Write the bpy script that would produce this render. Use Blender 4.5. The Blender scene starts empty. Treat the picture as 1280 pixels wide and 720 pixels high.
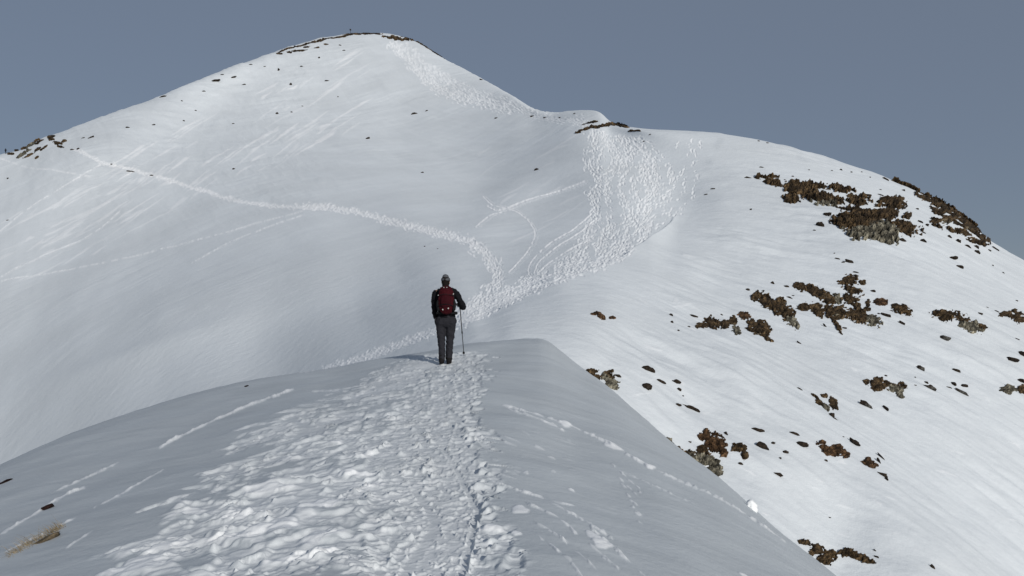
import bpy, math, random
import numpy as np
from mathutils import Vector, Matrix

# ------------------------------------------------------------------ basics
SC = bpy.context.scene
COL = SC.collection
F = 1050.0          # focal length of the view in units of a 1280 wide frame
HZ = 400.0          # height of the level line of sight in the same units
CX = 640.0
rng = np.random.default_rng(7)
random.seed(7)

def tag(o, label=None, cat=None, group=None, kind=None):
    if label: o['label'] = label
    if cat: o['category'] = cat
    if group: o['group'] = group
    if kind: o['kind'] = kind
    return o

def empty(name, loc, rz=0.0):
    o = bpy.data.objects.new(name, None); COL.objects.link(o)
    o.location = loc; o.rotation_euler = (0, 0, rz); o.empty_display_size = 0.1
    return o

def mesh_obj(name, verts, faces, mat=None, parent=None, smooth=True):
    me = bpy.data.meshes.new(name)
    verts = np.asarray(verts, dtype=np.float32); faces = np.asarray(faces, dtype=np.int32)
    nv, nf, k = len(verts), len(faces), faces.shape[1]
    me.vertices.add(nv); me.vertices.foreach_set('co', verts.ravel())
    me.loops.add(nf*k); me.loops.foreach_set('vertex_index', faces.ravel())
    me.polygons.add(nf); me.polygons.foreach_set('loop_start', np.arange(0, nf*k, k, dtype=np.int32))
    me.polygons.foreach_set('use_smooth', np.full(nf, smooth))
    me.update(calc_edges=True)
    o = bpy.data.objects.new(name, me); COL.objects.link(o)
    if mat: me.materials.append(mat)
    if parent: o.parent = parent
    return o

def attr(o, name, vals):
    a = o.data.attributes.new(name, 'FLOAT', 'POINT')
    a.data.foreach_set('value', np.asarray(vals, dtype=np.float32).ravel())

# ------------------------------------------------------------------ noise
PERM = rng.permutation(512)
PERM = np.concatenate([PERM, PERM, PERM])
G2 = np.stack([np.cos(np.linspace(0, 2*np.pi, 512, endpoint=False)), np.sin(np.linspace(0, 2*np.pi, 512, endpoint=False))], 1)

def pnoise(x, y, seed=0):
    x = np.asarray(x, dtype=np.float64)+seed*37.17; y = np.asarray(y, dtype=np.float64)+seed*11.93
    xi = np.floor(x).astype(np.int64); yi = np.floor(y).astype(np.int64)
    xf = x-xi; yf = y-yi
    u = xf*xf*xf*(xf*(xf*6-15)+10); v = yf*yf*yf*(yf*(yf*6-15)+10)
    def g(ix, iy, dx, dy):
        h = PERM[(PERM[ix & 511]+iy) & 511] & 511
        return G2[h, 0]*dx+G2[h, 1]*dy
    a = g(xi, yi, xf, yf); b = g(xi+1, yi, xf-1, yf)
    c = g(xi, yi+1, xf, yf-1); d = g(xi+1, yi+1, xf-1, yf-1)
    return ((a*(1-u)+b*u)*(1-v)+(c*(1-u)+d*u)*v)*1.5

def fbm(x, y, oct=4, seed=0, gain=0.5, lac=2.03):
    s = 0; a = 1.0
    for i in range(oct):
        s = s+a*pnoise(x, y, seed+i*3.3); x = x*lac; y = y*lac; a *= gain
    return s

def sstep(a, b, x):
    t = np.clip((x-a)/(b-a), 0, 1); return t*t*(3-2*t)

# ------------------------------------------------------------------ interpolation
def pchip(xs, ys, x):
    xs = np.asarray(xs, float); ys = np.asarray(ys, float); x = np.asarray(x, float)
    h = np.diff(xs); d = np.diff(ys)/h
    m = np.zeros(len(xs)); m[0] = d[0]; m[-1] = d[-1]
    m[1:-1] = (d[:-1]*h[1:]+d[1:]*h[:-1])/(h[:-1]+h[1:])
    i = np.clip(np.searchsorted(xs, x)-1, 0, len(h)-1)
    t = (x-xs[i])/h[i]
    out = (2*t**3-3*t**2+1)*ys[i]+(t**3-2*t**2+t)*h[i]*m[i]+(-2*t**3+3*t**2)*ys[i+1]+(t**3-t**2)*h[i]*m[i+1]
    out = np.where(x < xs[0], ys[0]+m[0]*(x-xs[0]), out)
    return np.where(x > xs[-1], ys[-1]+m[-1]*(x-xs[-1]), out)

class TPS:
    def __init__(s, P, v, lam=0.002):
        P = np.asarray(P, float); n = len(P); s.P = P
        d = np.linalg.norm(P[:, None]-P[None], axis=2)
        K = s.k(d)+lam*np.eye(n)
        A = np.zeros((n+3, n+3)); A[:n, :n] = K; A[:n, n] = 1; A[:n, n+1:] = P; A[n, :n] = 1; A[n+1:, :n] = P.T
        s.w = np.linalg.solve(A, np.concatenate([v, [0, 0, 0]]))
    def k(s, d):
        return np.where(d > 1e-9, d*d*np.log(np.maximum(d, 1e-9)), 0)
    def __call__(s, x, y):
        o = s.w[-3]+s.w[-2]*x+s.w[-1]*y
        for i, (a, b) in enumerate(s.P):
            o = o+s.w[i]*s.k(np.hypot(x-a, y-b))
        return o

class Sheet:
    """a stretch of terrain: crest line seen against what lies behind + distances of ground points"""
    def __init__(s, crest, pts, us, bottom, behind, qs):
        s.crest = crest; s.qs = qs
        xs = np.arange(-1300., 2500., 4.0)
        k = np.exp(-.5*(np.arange(-60, 61)*4.0/70)**2); k /= k.sum()
        s.gx = xs; s.gs = np.convolve(np.pad(s.S(xs), 60, mode='reflect', reflect_type='odd'), k, 'valid')
        P = []; v = []
        for px, py, Y in pts:
            d = max(py-float(s.S(px)), 0.0)
            P.append((px/100., float(s.tq(px, math.sqrt(d)))/qs)); v.append(math.log(Y))
        for px, q, Y in behind:
            P.append((px/100., q/qs)); v.append(math.log(Y))
        s.tps = TPS(P, np.array(v))
        s.us = us
    def S(s, px):
        return pchip([c[0] for c in s.crest], [c[1] for c in s.crest], px)
    def tq(s, px, q):
        d = q*q
        t = d+(s.S(px)-np.interp(px, s.gx, s.gs))*(1-np.exp(-d/45.))
        return np.where(q >= 0, np.sqrt(np.maximum(t, 0)), q)
    def pos(s, px, q):
        """q*|q| = distance below the crest line"""
        Y = np.exp(s.tps(px/100., s.tq(px, q)/s.qs))
        py = s.S(px)+q*q
        return (px-CX)/F*Y, Y, (HZ-py)/F*Y
    def pt(s, px, py):
        q = math.sqrt(max(py-float(s.S(px)), 0.0))
        X, Y, Z = s.pos(np.array([float(px)]), np.array([q]))
        return Vector((X[0], Y[0], Z[0]))
    def normal(s, px, py):
        py = max(py, float(s.S(px))+2.5)
        a = s.pt(px+3, py)-s.pt(px-3, py); b = s.pt(px, py-2)-s.pt(px, py+2)
        n = a.cross(b).normalized()
        return n

FAR_CREST = [(-900, 560), (-500, 370), (-200, 245), (0, 193), (12, 190), (30, 185), (60, 170), (80, 163), (150, 138), (200, 120), (250, 99), (300, 80),
    (340, 66), (380, 53), (410, 46), (440, 42), (470, 41), (490, 43), (515, 50), (560, 76), (600, 97), (640, 119), (668, 136), (690, 141),
    (712, 140.5), (735, 140.5), (750, 144), (762, 153), (775, 157), (800, 160), (850, 163), (900, 167), (950, 175), (1000, 188), (1050, 203),
    (1100, 219), (1150, 241), (1190, 262), (1220, 286), (1240, 303), (1260, 315), (1280, 326), (1400, 400), (1700, 600), (2100, 850)]
FAR_PTS = [
    # skyline
    (-500, 370, 220), (-200, 245, 260), (0, 193, 272), (60, 172, 275), (200, 122, 320), (320, 74, 385), (440, 44, 430), (500, 48, 420), (600, 99, 330), (668, 138, 235),
    (735, 143, 196), (800, 163, 160), (900, 170, 152), (1000, 191, 146), (1150, 244, 138), (1280, 329, 128), (1500, 475, 120), (1800, 668, 110),
    # face of the peak and hollow
    (440, 60, 400), (500, 62, 395), (560, 95, 345), (620, 130, 270), (350, 110, 345), (480, 110, 335), (250, 160, 290), (400, 170, 265), (120, 195, 232), (500, 180, 245), (600, 170, 232), (680, 165, 200),
    (200, 220, 215), (300, 240, 180), (400, 258, 145), (500, 275, 118), (600, 240, 150), (680, 220, 148), (560, 300, 96), (610, 330, 76), (600, 370, 58),
    (0, 230, 238), (0, 300, 185), (100, 290, 182), (200, 300, 155), (0, 400, 140), (0, 500, 108), (0, 580, 88), (-300, 400, 190), (-300, 600, 120), (-300, 800, 80),
    (100, 400, 118), (200, 400, 97), (200, 480, 76), (100, 540, 78), (300, 340, 108), (320, 440, 73), (350, 480, 59), (400, 340, 94), (450, 400, 66), (500, 340, 82), (500, 400, 57), (450, 455, 49),
    # trampled slope below the notch
    (760, 165, 172), (760, 200, 140), (780, 250, 108), (760, 300, 84), (700, 330, 70), (650, 360, 60), (830, 200, 138), (850, 250, 112), (830, 285, 92), (790, 322, 72), (700, 362, 55),
    (590, 397, 47), (540, 425, 45),
    # sunny right hand slope
    (640, 415, 41), (700, 420, 41), (760, 380, 50), (760, 460, 39), (850, 340, 68), (850, 450, 45), (850, 560, 35), (900, 250, 108), (900, 350, 70), (950, 420, 56), (950, 520, 43), (950, 640, 32),
    (1000, 250, 112), (1000, 350, 76), (1050, 480, 51), (1050, 600, 39), (1050, 720, 31), (1100, 300, 97), (1100, 400, 68), (1200, 330, 98), (1200, 430, 68), (1200, 550, 49), (1200, 700, 36),
    (1280, 400, 84), (1280, 520, 58), (1280, 650, 43), (1500, 600, 70), (1500, 750, 48), (1800, 800, 60), (1800, 1000, 40),
    # out of sight under the near ridge
    (600, 480, 33), (450, 540, 34), (250, 600, 44), (750, 540, 31), (900, 700, 27), (1100, 850, 24), (1500, 950, 32), (0, 700, 62), (600, 560, 27)]
FAR_BACK = [(u, -9, Y) for u, Y in [(-500, 290), (0, 290), (200, 400), (440, 540), (600, 430), (735, 240), (900, 200), (1150, 175), (1400, 165), (1800, 150)]] + \
           [(u, -20, Y) for u, Y in [(-500, 380), (0, 400), (440, 750), (735, 360), (900, 290), (1150, 240), (1800, 220)]]

NEAR_CREST = [(-900, 980), (-500, 800), (-200, 672), (0, 581), (80, 546), (150, 521), (200, 505), (250, 490), (300, 478), (370, 466), (420, 459), (470, 450), (500, 445),
    (530, 439.5), (560, 434), (600, 428), (640, 424), (664, 422.3), (677, 423), (686, 427), (698, 436.5), (720, 455), (760, 484), (800, 518), (850, 560), (900, 599), (940, 634),
    (980, 668), (1045, 722), (1120, 790), (1280, 930), (1600, 1180), (2000, 1450)]
NEAR_PTS = [
    (-500, 800, 8.5), (-200, 672, 11.5), (0, 582, 14.5), (200, 506, 17.5), (300, 479, 19), (370, 467, 19.6), (470, 451, 19.8), (530, 441, 19.3), (600, 430, 19.6), (665, 424, 20.2), (690, 432, 19.8),
    (760, 487, 17.3), (850, 563, 14.0), (940, 637, 11.4), (1045, 725, 8.9), (1280, 935, 6.2), (1600, 1185, 5.2),
    (557, 455, 17.0), (580, 444, 17.9), (500, 465, 16.0), (440, 475, 16.6), (600, 450, 17.2), (650, 440, 17.9),
    (600, 480, 13.6), (500, 490, 13.2), (400, 500, 13.6), (300, 510, 14.4), (200, 530, 13.9), (100, 560, 12.9), (680, 480, 14.2), (740, 520, 12.3), (800, 560, 10.9),
    (600, 520, 10.6), (480, 530, 10.2), (360, 550, 10.0), (240, 570, 10.3), (120, 600, 10.0), (0, 640, 9.4), (720, 570, 9.3), (820, 610, 8.5), (900, 650, 8.1), (980, 700, 7.6),
    (600, 600, 7.3), (450, 610, 7.1), (300, 630, 7.1), (150, 660, 7.1), (0, 720, 6.5), (750, 640, 6.9), (860, 700, 6.2), (950, 760, 5.8),
    (600, 720, 4.9), (400, 720, 4.9), (200, 720, 5.5), (760, 720, 5.15), (-300, 850, 5.0),
    (600, 1000, 2.6), (200, 1000, 2.7), (1000, 1000, 3.0), (600, 1400, 1.55), (1500, 1500, 2.2), (-400, 1400, 1.7)]
NEAR_BACK = [(u, -7, Y) for u, Y in [(-500, 10.3), (0, 17.5), (200, 20.8), (370, 23), (530, 22.6), (665, 23.6), (760, 20.6), (850, 17), (1045, 11.4), (1600, 6.6)]] + \
            [(u, -15, Y) for u, Y in [(-500, 13.0), (0, 22), (370, 29), (530, 28), (665, 28.5), (850, 21.5), (1045, 15), (1600, 9)]]

far = Sheet(FAR_CREST, FAR_PTS, None, None, FAR_BACK, 4.0)
near = Sheet(NEAR_CREST, NEAR_PTS, None, None, NEAR_BACK, 3.0)

# ------------------------------------------------------------------ marks trodden into the snow
class Raster:
    def __init__(s, x0, x1, y0, y1, step):
        s.x0, s.y0, s.st = x0, y0, step
        s.w = int((x1-x0)/step)+1; s.h = int((y1-y0)/step)+1
        s.hgt = np.zeros((s.h, s.w)); s.alb = np.zeros((s.h, s.w))
    def window(s, cx, cy, r):
        i0 = max(int((cx-r-s.x0)/s.st), 0); i1 = min(int((cx+r-s.x0)/s.st)+2, s.w)
        j0 = max(int((cy-r-s.y0)/s.st), 0); j1 = min(int((cy+r-s.y0)/s.st)+2, s.h)
        if i1 <= i0 or j1 <= j0: return None
        X = s.x0+np.arange(i0, i1)*s.st-cx; Y = s.y0+np.arange(j0, j1)*s.st-cy
        X, Y = np.meshgrid(X, Y)
        return slice(j0, j1), slice(i0, i1), X, Y
    def sample(s, x, y, which='hgt'):
        A = getattr(s, which)
        fx = (x-s.x0)/s.st; fy = (y-s.y0)/s.st
        ok = (fx >= 0) & (fx < s.w-1.01) & (fy >= 0) & (fy < s.h-1.01)
        fx = np.clip(fx, 0, s.w-1.01); fy = np.clip(fy, 0, s.h-1.01)
        i = fx.astype(int); j = fy.astype(int); a = fx-i; b = fy-j
        v = (A[j, i]*(1-a)+A[j, i+1]*a)*(1-b)+(A[j+1, i]*(1-a)+A[j+1, i+1]*a)*b
        return np.where(ok, v, 0)

def dent(R, cx, cy, a, b, ang, depth, alb=0.0, rim=0.25, edge=0.3, wob=0.25):
    w = R.window(cx, cy, max(a, b)*1.7)
    if w is None: return
    J, I, X, Y = w
    c, s_ = math.cos(ang), math.sin(ang)
    x = (X*c+Y*s_)/a; y = (-X*s_+Y*c)/b
    d = np.hypot(x, y)
    th = np.arctan2(y, x); ph = random.uniform(0, 6.28)
    d = d*(1+wob*(np.sin(2*th+ph)*.5+np.sin(3*th+2.1*ph)*.4+np.sin(5*th+3.3*ph)*.25))
    hole = 1-sstep(1-edge, 1+edge*.35, d)
    lip = np.exp(-((d-1.28)/.16)**2)
    h = R.hgt[J, I]
    base = h.mean()
    R.hgt[J, I] = h*(1-hole*.7)+hole*(base*.7-depth)+lip*depth*rim
    R.alb[J, I] = np.maximum(R.alb[J, I], alb*(1-sstep(.9, 1.5, d)))

def lump(R, cx, cy, a, b, ang, hgt, alb=0.0, wob=0.25):
    w = R.window(cx, cy, max(a, b)*1.5)
    if w is None: return
    J, I, X, Y = w
    c, s_ = math.cos(ang), math.sin(ang)
    x = (X*c+Y*s_)/a; y = (-X*s_+Y*c)/b
    d = np.hypot(x, y); th = np.arctan2(y, x); ph = random.uniform(0, 6.28)
    d = d*(1+wob*(np.sin(2*th+ph)*.5+np.sin(3*th+2.1*ph)*.4+np.sin(5*th+3.3*ph)*.25))
    R.hgt[J, I] += hgt*np.sqrt(np.clip(1-d*d, 0, 1))
    R.alb[J, I] = np.maximum(R.alb[J, I], alb*(1-sstep(.7, 1.1, d)))

def along(pl, step):
    """points spaced along a polyline -> (x, y, angle)"""
    out = []
    for (x0, y0), (x1, y1) in zip(pl[:-1], pl[1:]):
        L = math.hypot(x1-x0, y1-y0); n = max(int(L/step), 1)
        for i in range(n):
            t = (i+random.random())/n
            out.append((x0+(x1-x0)*t, y0+(y1-y0)*t, math.atan2(y1-y0, x1-x0)))
    return out

def smooth_line(pts, n=8):
    xs = [p[0] for p in pts]; ys = [p[1] for p in pts]
    t = np.arange(len(pts)); tt = np.linspace(0, len(pts)-1, (len(pts)-1)*n+1)
    return list(zip(pchip(t, xs, tt), pchip(t, ys, tt)))
FAR_R = Raster(-60, 1340, 30, 740, .6)
NEAR_P = Raster(-60, 1340, 400, 760, .8)
NEAR_W = Raster(-10, 6, 3.2, 24, .013)
RU = random.uniform

def trodden(R, line, w0, w1, step, size, depth, alb, loose=False):
    """a path: overlapping prints spread over its width"""
    pts = smooth_line(line); n = len(pts)
    for i, (x, y, a) in enumerate(along(pts, step)):
        t = i*step/ max(step*len(pts), 1)
    tot = along(pts, step); m = len(tot)
    for i, (x, y, a) in enumerate(tot):
        w = w0+(w1-w0)*i/m
        if loose and fbm(np.array([x/13.]), np.array([y/30.]), 2, 66+len(line))[0] < RU(-.75, .05): continue
        o = random.gauss(0, .34)*w
        s = size*RU(.45, .95)*RU(.8, 1.5)*(.6+.4*w/max(w0, w1))
        dent(R, x-math.sin(a)*o, y+math.cos(a)*o, s*1.5, s*.65, a+RU(-.5, .5), depth*RU(.5, 1.2), alb*RU(.5, 1.0), rim=.5, edge=.5)

def groove(R, line, width, depth, alb, gap=0.0):
    for x, y, a in along(smooth_line(line), width*1.2):
        if random.random() < gap: continue
        dent(R, x, y, width*1.6, width*.7, a, depth*RU(.6, 1.1), alb*RU(.4, 1), rim=.7, edge=.6, wob=.1)

# the beaten path across the hollow, the ridge path and the summit path
trodden(FAR_R, [(92, 187), (130, 203), (165, 212), (200, 222), (250, 238), (290, 250), (330, 256), (375, 260), (410, 260)], 3, 5, .5, 1.3, 1.3, 1.1)
trodden(FAR_R, [(380, 258), (410, 259), (445, 265), (490, 277), (530, 287), (570, 298), (600, 312)], 5, 8, .35, 1.6, 1.7, 1.05)
trodden(FAR_R, [(590, 308), (610, 322), (622, 340), (618, 358), (602, 376), (580, 392), (560, 404)], 10, 16, .25, 1.8, 2.2, .95)
trodden(FAR_R, [(405, 462), (440, 451), (480, 437), (520, 422), (560, 409), (595, 396), (640, 379), (700, 358), (760, 336), (790, 320)], 6, 9, .3, 1.8, 2.0, .95)
trodden(FAR_R, [(490, 52), (508, 72), (530, 96), (552, 112), (585, 124), (640, 136)], 9, 14, .3, 1.5, 1.6, .75)
trodden(FAR_R, [(500, 55), (530, 80), (565, 103), (600, 120), (640, 133), (680, 146), (722, 155), (750, 170)], 12, 9, .5, 1.7, 1.0, .6)
for s in np.linspace(0, 1, 17):
    j = lambda: RU(-11, 11)
    ln = [(742+55*s, 166+6*s), (740+88*s+j(), 200), (732+105*s+j(), 232), (736+90*s+j(), 270), (728+78*s+j(), 305), (692+66*s+j()*.6, 335), (640+62*s, 358), (590+50*s, 390-6*s)]
    trodden(FAR_R, ln, 7, 7, 1.2, 1.5, 2.4, .85, True)
for s in np.linspace(0, 1, 4):
    j = lambda: RU(-7, 7)
    trodden(FAR_R, [(850+24*s, 176), (842+28*s+j(), 205), (828+34*s+j(), 235), (812+34*s+j(), 262), (780+34*s+j(), 288), (752+30*s, 315)], 6, 7, 2.2, 1.6, 2.2, .85, True)
for ln in ([(604, 248), (618, 262), (650, 270), (668, 288), (666, 305), (650, 327), (636, 341)], [(745, 262), (722, 284), (690, 304), (669, 322), (661, 340), (672, 352)],
           [(748, 272), (724, 292), (696, 310), (676, 326), (668, 342)], [(738, 300), (700, 320), (672, 342)], [(610, 262), (626, 268), (660, 256), (700, 240), (732, 227)],
           [(596, 288), (612, 276), (630, 270)], [(700, 350), (660, 362), (610, 383)], [(690, 344), (640, 362), (600, 378)]):
    groove(FAR_R, ln, 1.5, 1.5, 1.3, .1)
    groove(FAR_R, [(x+4, y+1.5) for x, y in ln], 1.1, .6, .4, .3)
for ln in ([(0, 352), (60, 341), (120, 331), (200, 312), (290, 288), (380, 265)], [(-20, 305), (30, 265), (60, 245), (100, 221), (126, 206)], [(0, 198), (30, 208), (70, 213), (112, 221)],
           [(0, 347), (60, 317), (110, 296), (150, 265)], [(240, 330), (300, 298), (380, 270)]):
    groove(FAR_R, ln, 1.3, 1.0, .75, .35)
for i in range(75):     # wind scoured streaks left of the summit
    x = RU(140, 460); y = 250-(x-120)*.42+RU(-50, 50)
    if y < float(far.S(x))+6: continue
    lump(FAR_R, x, y, RU(6, 26), RU(.8, 1.7), math.radians(-33+RU(-5, 5)), RU(.2, .7), RU(.3, .9), wob=.5)
for i in range(45):
    x = RU(0, 190); y = 330-(x)*.45+RU(-55, 40)
    lump(FAR_R, x, y, RU(6, 30), RU(.8, 1.8), math.radians(-30+RU(-5, 6)), RU(.2, .6), RU(.2, .7), wob=.5)
for i in range(14):
    x = RU(600, 740); y = RU(180, 300)
    lump(FAR_R, x, y, RU(8, 28), RU(.8, 1.8), math.radians(-30+RU(-5, 6)), RU(.2, .5), RU(.2, .6), wob=.4)
for i in range(60):     # small broken edges on the sunny slope
    x = RU(780, 1280); y = RU(300, 700)
    if y < float(far.S(x))+20: continue
    lump(FAR_R, x, y, RU(3, 11), RU(.8, 2.0), math.radians(14+RU(-10, 14)), RU(.2, .9), RU(.1, .5), wob=.5)

# ---- near ridge
def npt(px, py):
    p = near.pt(px, py); return p.x, p.y
# thin crusts and old tracks along the slope; lit steps whitened in the colour
def streak(line, wid, hgt, alb, gap=.25):
    for x, y, a in along(smooth_line(line), wid*1.5):
        if random.random() < gap: continue
        lump(NEAR_P, x+RU(-.4, .4), y+RU(-.5, .5), wid*RU(1.5, 4), wid*RU(.35, .8), a, hgt*RU(.4, 1.2), alb*RU(.4, 1), wob=.4)
streak([(203, 556), (250, 532), (300, 510), (362, 489)], 2.0, 1.6, 1.0, .15)
streak([(72, 612), (110, 594), (150, 576)], 1.6, 1.2, .8)
streak([(115, 636), (160, 612), (202, 587)], 1.5, 1.2, .8)
streak([(0, 668), (40, 645), (75, 622), (106, 607)], 2.2, 1.8, 1.0)
streak([(0, 697), (40, 677), (90, 650)], 2.0, 1.4, .8, .4)
streak([(85, 685), (110, 668)], 1.8, 1.3, .7)
streak([(140, 690), (152, 684)], 1.8, 1.4, .8)
streak([(370, 466), (400, 462), (440, 454)], 1.5, 1.2, .8, .5)
streak([(632, 505), (660, 514), (700, 528), (740, 545), (780, 566), (815, 585)], 2.2, 1.5, 1.1, .3)
streak([(640, 511), (680, 527), (712, 543)], 1.8, 1.2, .9, .4)
streak([(815, 585), (850, 602), (900, 626), (935, 648), (980, 680)], 1.8, 1.6, .8, .45)
streak([(780, 590), (830, 612), (870, 632)], 1.3, 1.0, .5, .6)
for (x, y, a, b) in [(706, 531, 9, 3.2), (765, 558, 11, 4), (812, 583, 7, 2.4), (745, 671, 15, 5), (752, 679, 13, 5), (650, 633, 13, 4.5), (612, 654, 17, 4), (645, 662, 8, 3), (714, 610, 4, 1.6), (930, 722, 6, 2)]:
    lump(NEAR_P, x, y, a, b, math.radians(24 if x > 690 else 3), 2.2, 1.2, wob=.3)
for ln in ([(640, 618), (690, 640), (730, 672), (775, 712)], [(655, 640), (700, 668), (740, 705)], [(690, 625), (730, 648), (765, 672)], [(620, 600), (660, 612), (710, 628)], [(735, 655), (775, 690), (810, 725)], [(676, 668), (708, 694), (730, 720)]):
    streak(ln, 2.6, 2.0, .85, .45)
for ln in ([(768, 580), (778, 596), (784, 612)], [(782, 618), (796, 634), (804, 652)], [(790, 600), (800, 620)]):
    for x, y, a in along(ln, 5):
        lump(NEAR_P, x+RU(-6, 6), y, RU(2.5, 5), RU(.8, 1.3), math.radians(35), 1.2, RU(.4, .8))
for i in range(26):
    x = RU(590, 720); y = RU(530, 600)
    lump(NEAR_P, x, y, RU(4, 12), RU(.8, 1.8), math.radians(18+RU(-6, 8)), RU(.5, 1.3), RU(.2, .7)*(random.random() < .6), wob=.4)
# trodden band
L_EDGE = ([438, 452, 470, 500, 540, 580, 620, 660, 720, 800], [560, 500, 455, 400, 330, 285, 240, 205, 165, 110])
R_EDGE = ([438, 452, 470, 490, 515, 560, 600, 640, 680, 720, 800], [598, 606, 604, 592, 586, 586, 592, 612, 640, 640, 600])
samples = []
gx = np.arange(100, 720, 5.0)
for py in np.arange(441, 716, 2.0):
    for px in gx:
        if py < float(near.S(px))+2: continue
        samples.append((px+RU(-2.5, 2.5), py+RU(-1, 1)))
SA = np.array(samples)
qq = np.sqrt(np.maximum(SA[:, 1]-near.S(SA[:, 0]), .01))
Xs, Ys, _ = near.pos(SA[:, 0], qq)
_, Y2, _ = near.pos(SA[:, 0], np.sqrt(np.maximum(SA[:, 1]+2-near.S(SA[:, 0]), .01)))
area = np.clip(Ys*np.abs(Ys-Y2), 0, np.percentile(Ys*np.abs(Ys-Y2), 98)); 
le = np.interp(SA[:, 1], *L_EDGE); re = np.interp(SA[:, 1], *R_EDGE)
u = (SA[:, 0]-le)/(re-le)+.10*fbm(Xs/.8, Ys/1.4, 3, 91)
inside = np.clip(np.minimum(u+.12, 1.10-u)*2.6, 0, 1)*np.where(u > .62, 1.4, sstep(-.35, .3, fbm(Xs/1.1, Ys/1.6, 2, 61))+.12)
pw = area*inside; pw = pw/pw.sum()
order = rng.choice(len(SA), 1900, p=pw)
LINE = ([440, 470, 500, 560, 600, 640, 720], [575, 560, 552, 548, 560, 545, 520])     # the deepest line of prints
for i in order:
    px, py = SA[i]; X, Y = Xs[i]+RU(-.06, .06), Ys[i]+RU(-.06, .06)
    uu = u[i]
    if uu < .45 and random.random() < .45:      # broken slabs thrown up on the left
        dent(NEAR_W, X, Y, RU(.10, .26), RU(.07, .15), random.gauss(0, .5), RU(.02, .055), RU(.1, .7), rim=.3, edge=.2, wob=.45)
    else:
        dent(NEAR_W, X, Y, RU(.11, .16), RU(.05, .07), math.pi/2+random.gauss(0, .35), RU(.02, .045), RU(.1, .55), rim=.25, edge=.25, wob=.3)
for py in np.arange(444, 719, 1.3):             # deep prints following each other
    c = float(np.interp(py, *LINE))
    for o in (0, 26):
        px = c+o+random.gauss(0, 5)*(1+(py-440)/160.)
        X, Y = npt(px, py)
        dent(NEAR_W, X, Y, RU(.11, .17), RU(.05, .08), math.pi/2+random.gauss(0, .25), RU(.03, .06), RU(.2, .6), rim=.3, edge=.25, wob=.3)
for (px, py, s) in [(455, 567, .13), (357, 571, .13), (440, 590, .16), (330, 610, .24), (300, 640, .2), (172, 709, .26), (225, 680, .2), (400, 625, .2), (350, 655, .22), (235, 640, .16), (300, 665, .22), (405, 665, .2), (380, 690, .22), (470, 600, .12), (420, 552, .12)]:
    X, Y = npt(px, py)
    lump(NEAR_W, X, Y, s, s*.7, RU(-.4, .4), s*.34, 1.4, wob=.35)
    for k in range(5):
        lump(NEAR_W, X+RU(-2, 2)*s, Y+RU(-2, 2)*s, s*RU(.3, .8), s*RU(.25, .6), RU(0, 3), s*RU(.06, .2), RU(.3, .9), wob=.5)
H = NEAR_W.hgt
for _ in range(2):
    H = (H+np.roll(H, 1, 0)+np.roll(H, -1, 0)+np.roll(H, 1, 1)+np.roll(H, -1, 1))/5
NEAR_W.hgt = np.where(H < 0, .05*np.tanh(H*.6/.05), .035*np.tanh(H*.5/.035))
# crisp prints and chips over the softened older ones
scr = inside*(SA[:, 1] > 452)*(.25+.75*sstep(-.3, .3, fbm(Xs/.7, Ys/.9, 2, 63)))*np.where((SA[:, 0] > 400) | (rng.random(len(SA)) < .35), 1, 0)
for i in rng.choice(len(SA), 1500, p=scr/scr.sum()):
    X, Y = Xs[i], Ys[i]; z = .55+.045*(Y-4.5)
    if random.random() < .85:
        dent(NEAR_W, X, Y, RU(.05, .14)*z, RU(.025, .06)*z, random.gauss(0, .5), RU(.008, .022)*z, RU(.2, .9), rim=.3, edge=.2, wob=.4)
    else:
        lump(NEAR_W, X, Y, RU(.02, .06)*z, RU(.02, .045)*z, RU(0, 3), RU(.008, .022)*z, RU(.1, .6), wob=.5)
for py in np.arange(446, 719, 1.6):
    c = float(np.interp(py, *LINE))
    for k in range(2):
        X, Y = npt(c+13+random.gauss(0, 13)*(1+(py-440)/200.), py); z = .6+.04*(Y-4.5)
        dent(NEAR_W, X, Y, RU(.08, .13)*z, RU(.035, .06)*z, math.pi/2+random.gauss(0, .5), RU(.012, .028), RU(.1, .7), rim=.3, edge=.15, wob=.3)
# the crack beside the path and the broken step
for x, y, a in along([(553, 556), (570, 580), (597, 628), (592, 650), (582, 690), (572, 722)], 1.2):
    X, Y = npt(x+RU(-1, 1), y)
    dent(NEAR_W, X, Y, .05, .025, math.pi/2+RU(-.5, .5), .022, 0, rim=.3, edge=.15)
for x, y, a in along([(500, 722), (515, 690), (540, 655), (545, 640), (520, 605)], 1.6):
    X, Y = npt(x+RU(-2, 2), y)
    dent(NEAR_W, X, Y, .07, .035, math.pi/2+RU(-.9, .9), .012, .1, rim=.4, edge=.2)
# soft edge roughness of the trodden band
wy, wx = np.mgrid[0:NEAR_W.h, 0:NEAR_W.w]
wx = NEAR_W.x0+wx*NEAR_W.st; wy = NEAR_W.y0+wy*NEAR_W.st
act = np.abs(NEAR_W.hgt) > .002
NEAR_W.hgt[act] += (fbm(wx[act]/.22, wy[act]/.12, 3, 50)*.010)
NEAR_W.hgt = np.where(NEAR_W.hgt < 0, .055*np.tanh(NEAR_W.hgt/.055), NEAR_W.hgt)
NEAR_W.alb *= .75
A = FAR_R.alb
FAR_R.alb = (2*A+np.roll(A, 1, 0)+np.roll(A, -1, 0)+np.roll(A, 1, 1)+np.roll(A, -1, 1))/6
FAR_R.hgt = 1.6*np.tanh(FAR_R.hgt*.45/1.6)
NEAR_P.hgt *= .8
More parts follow.
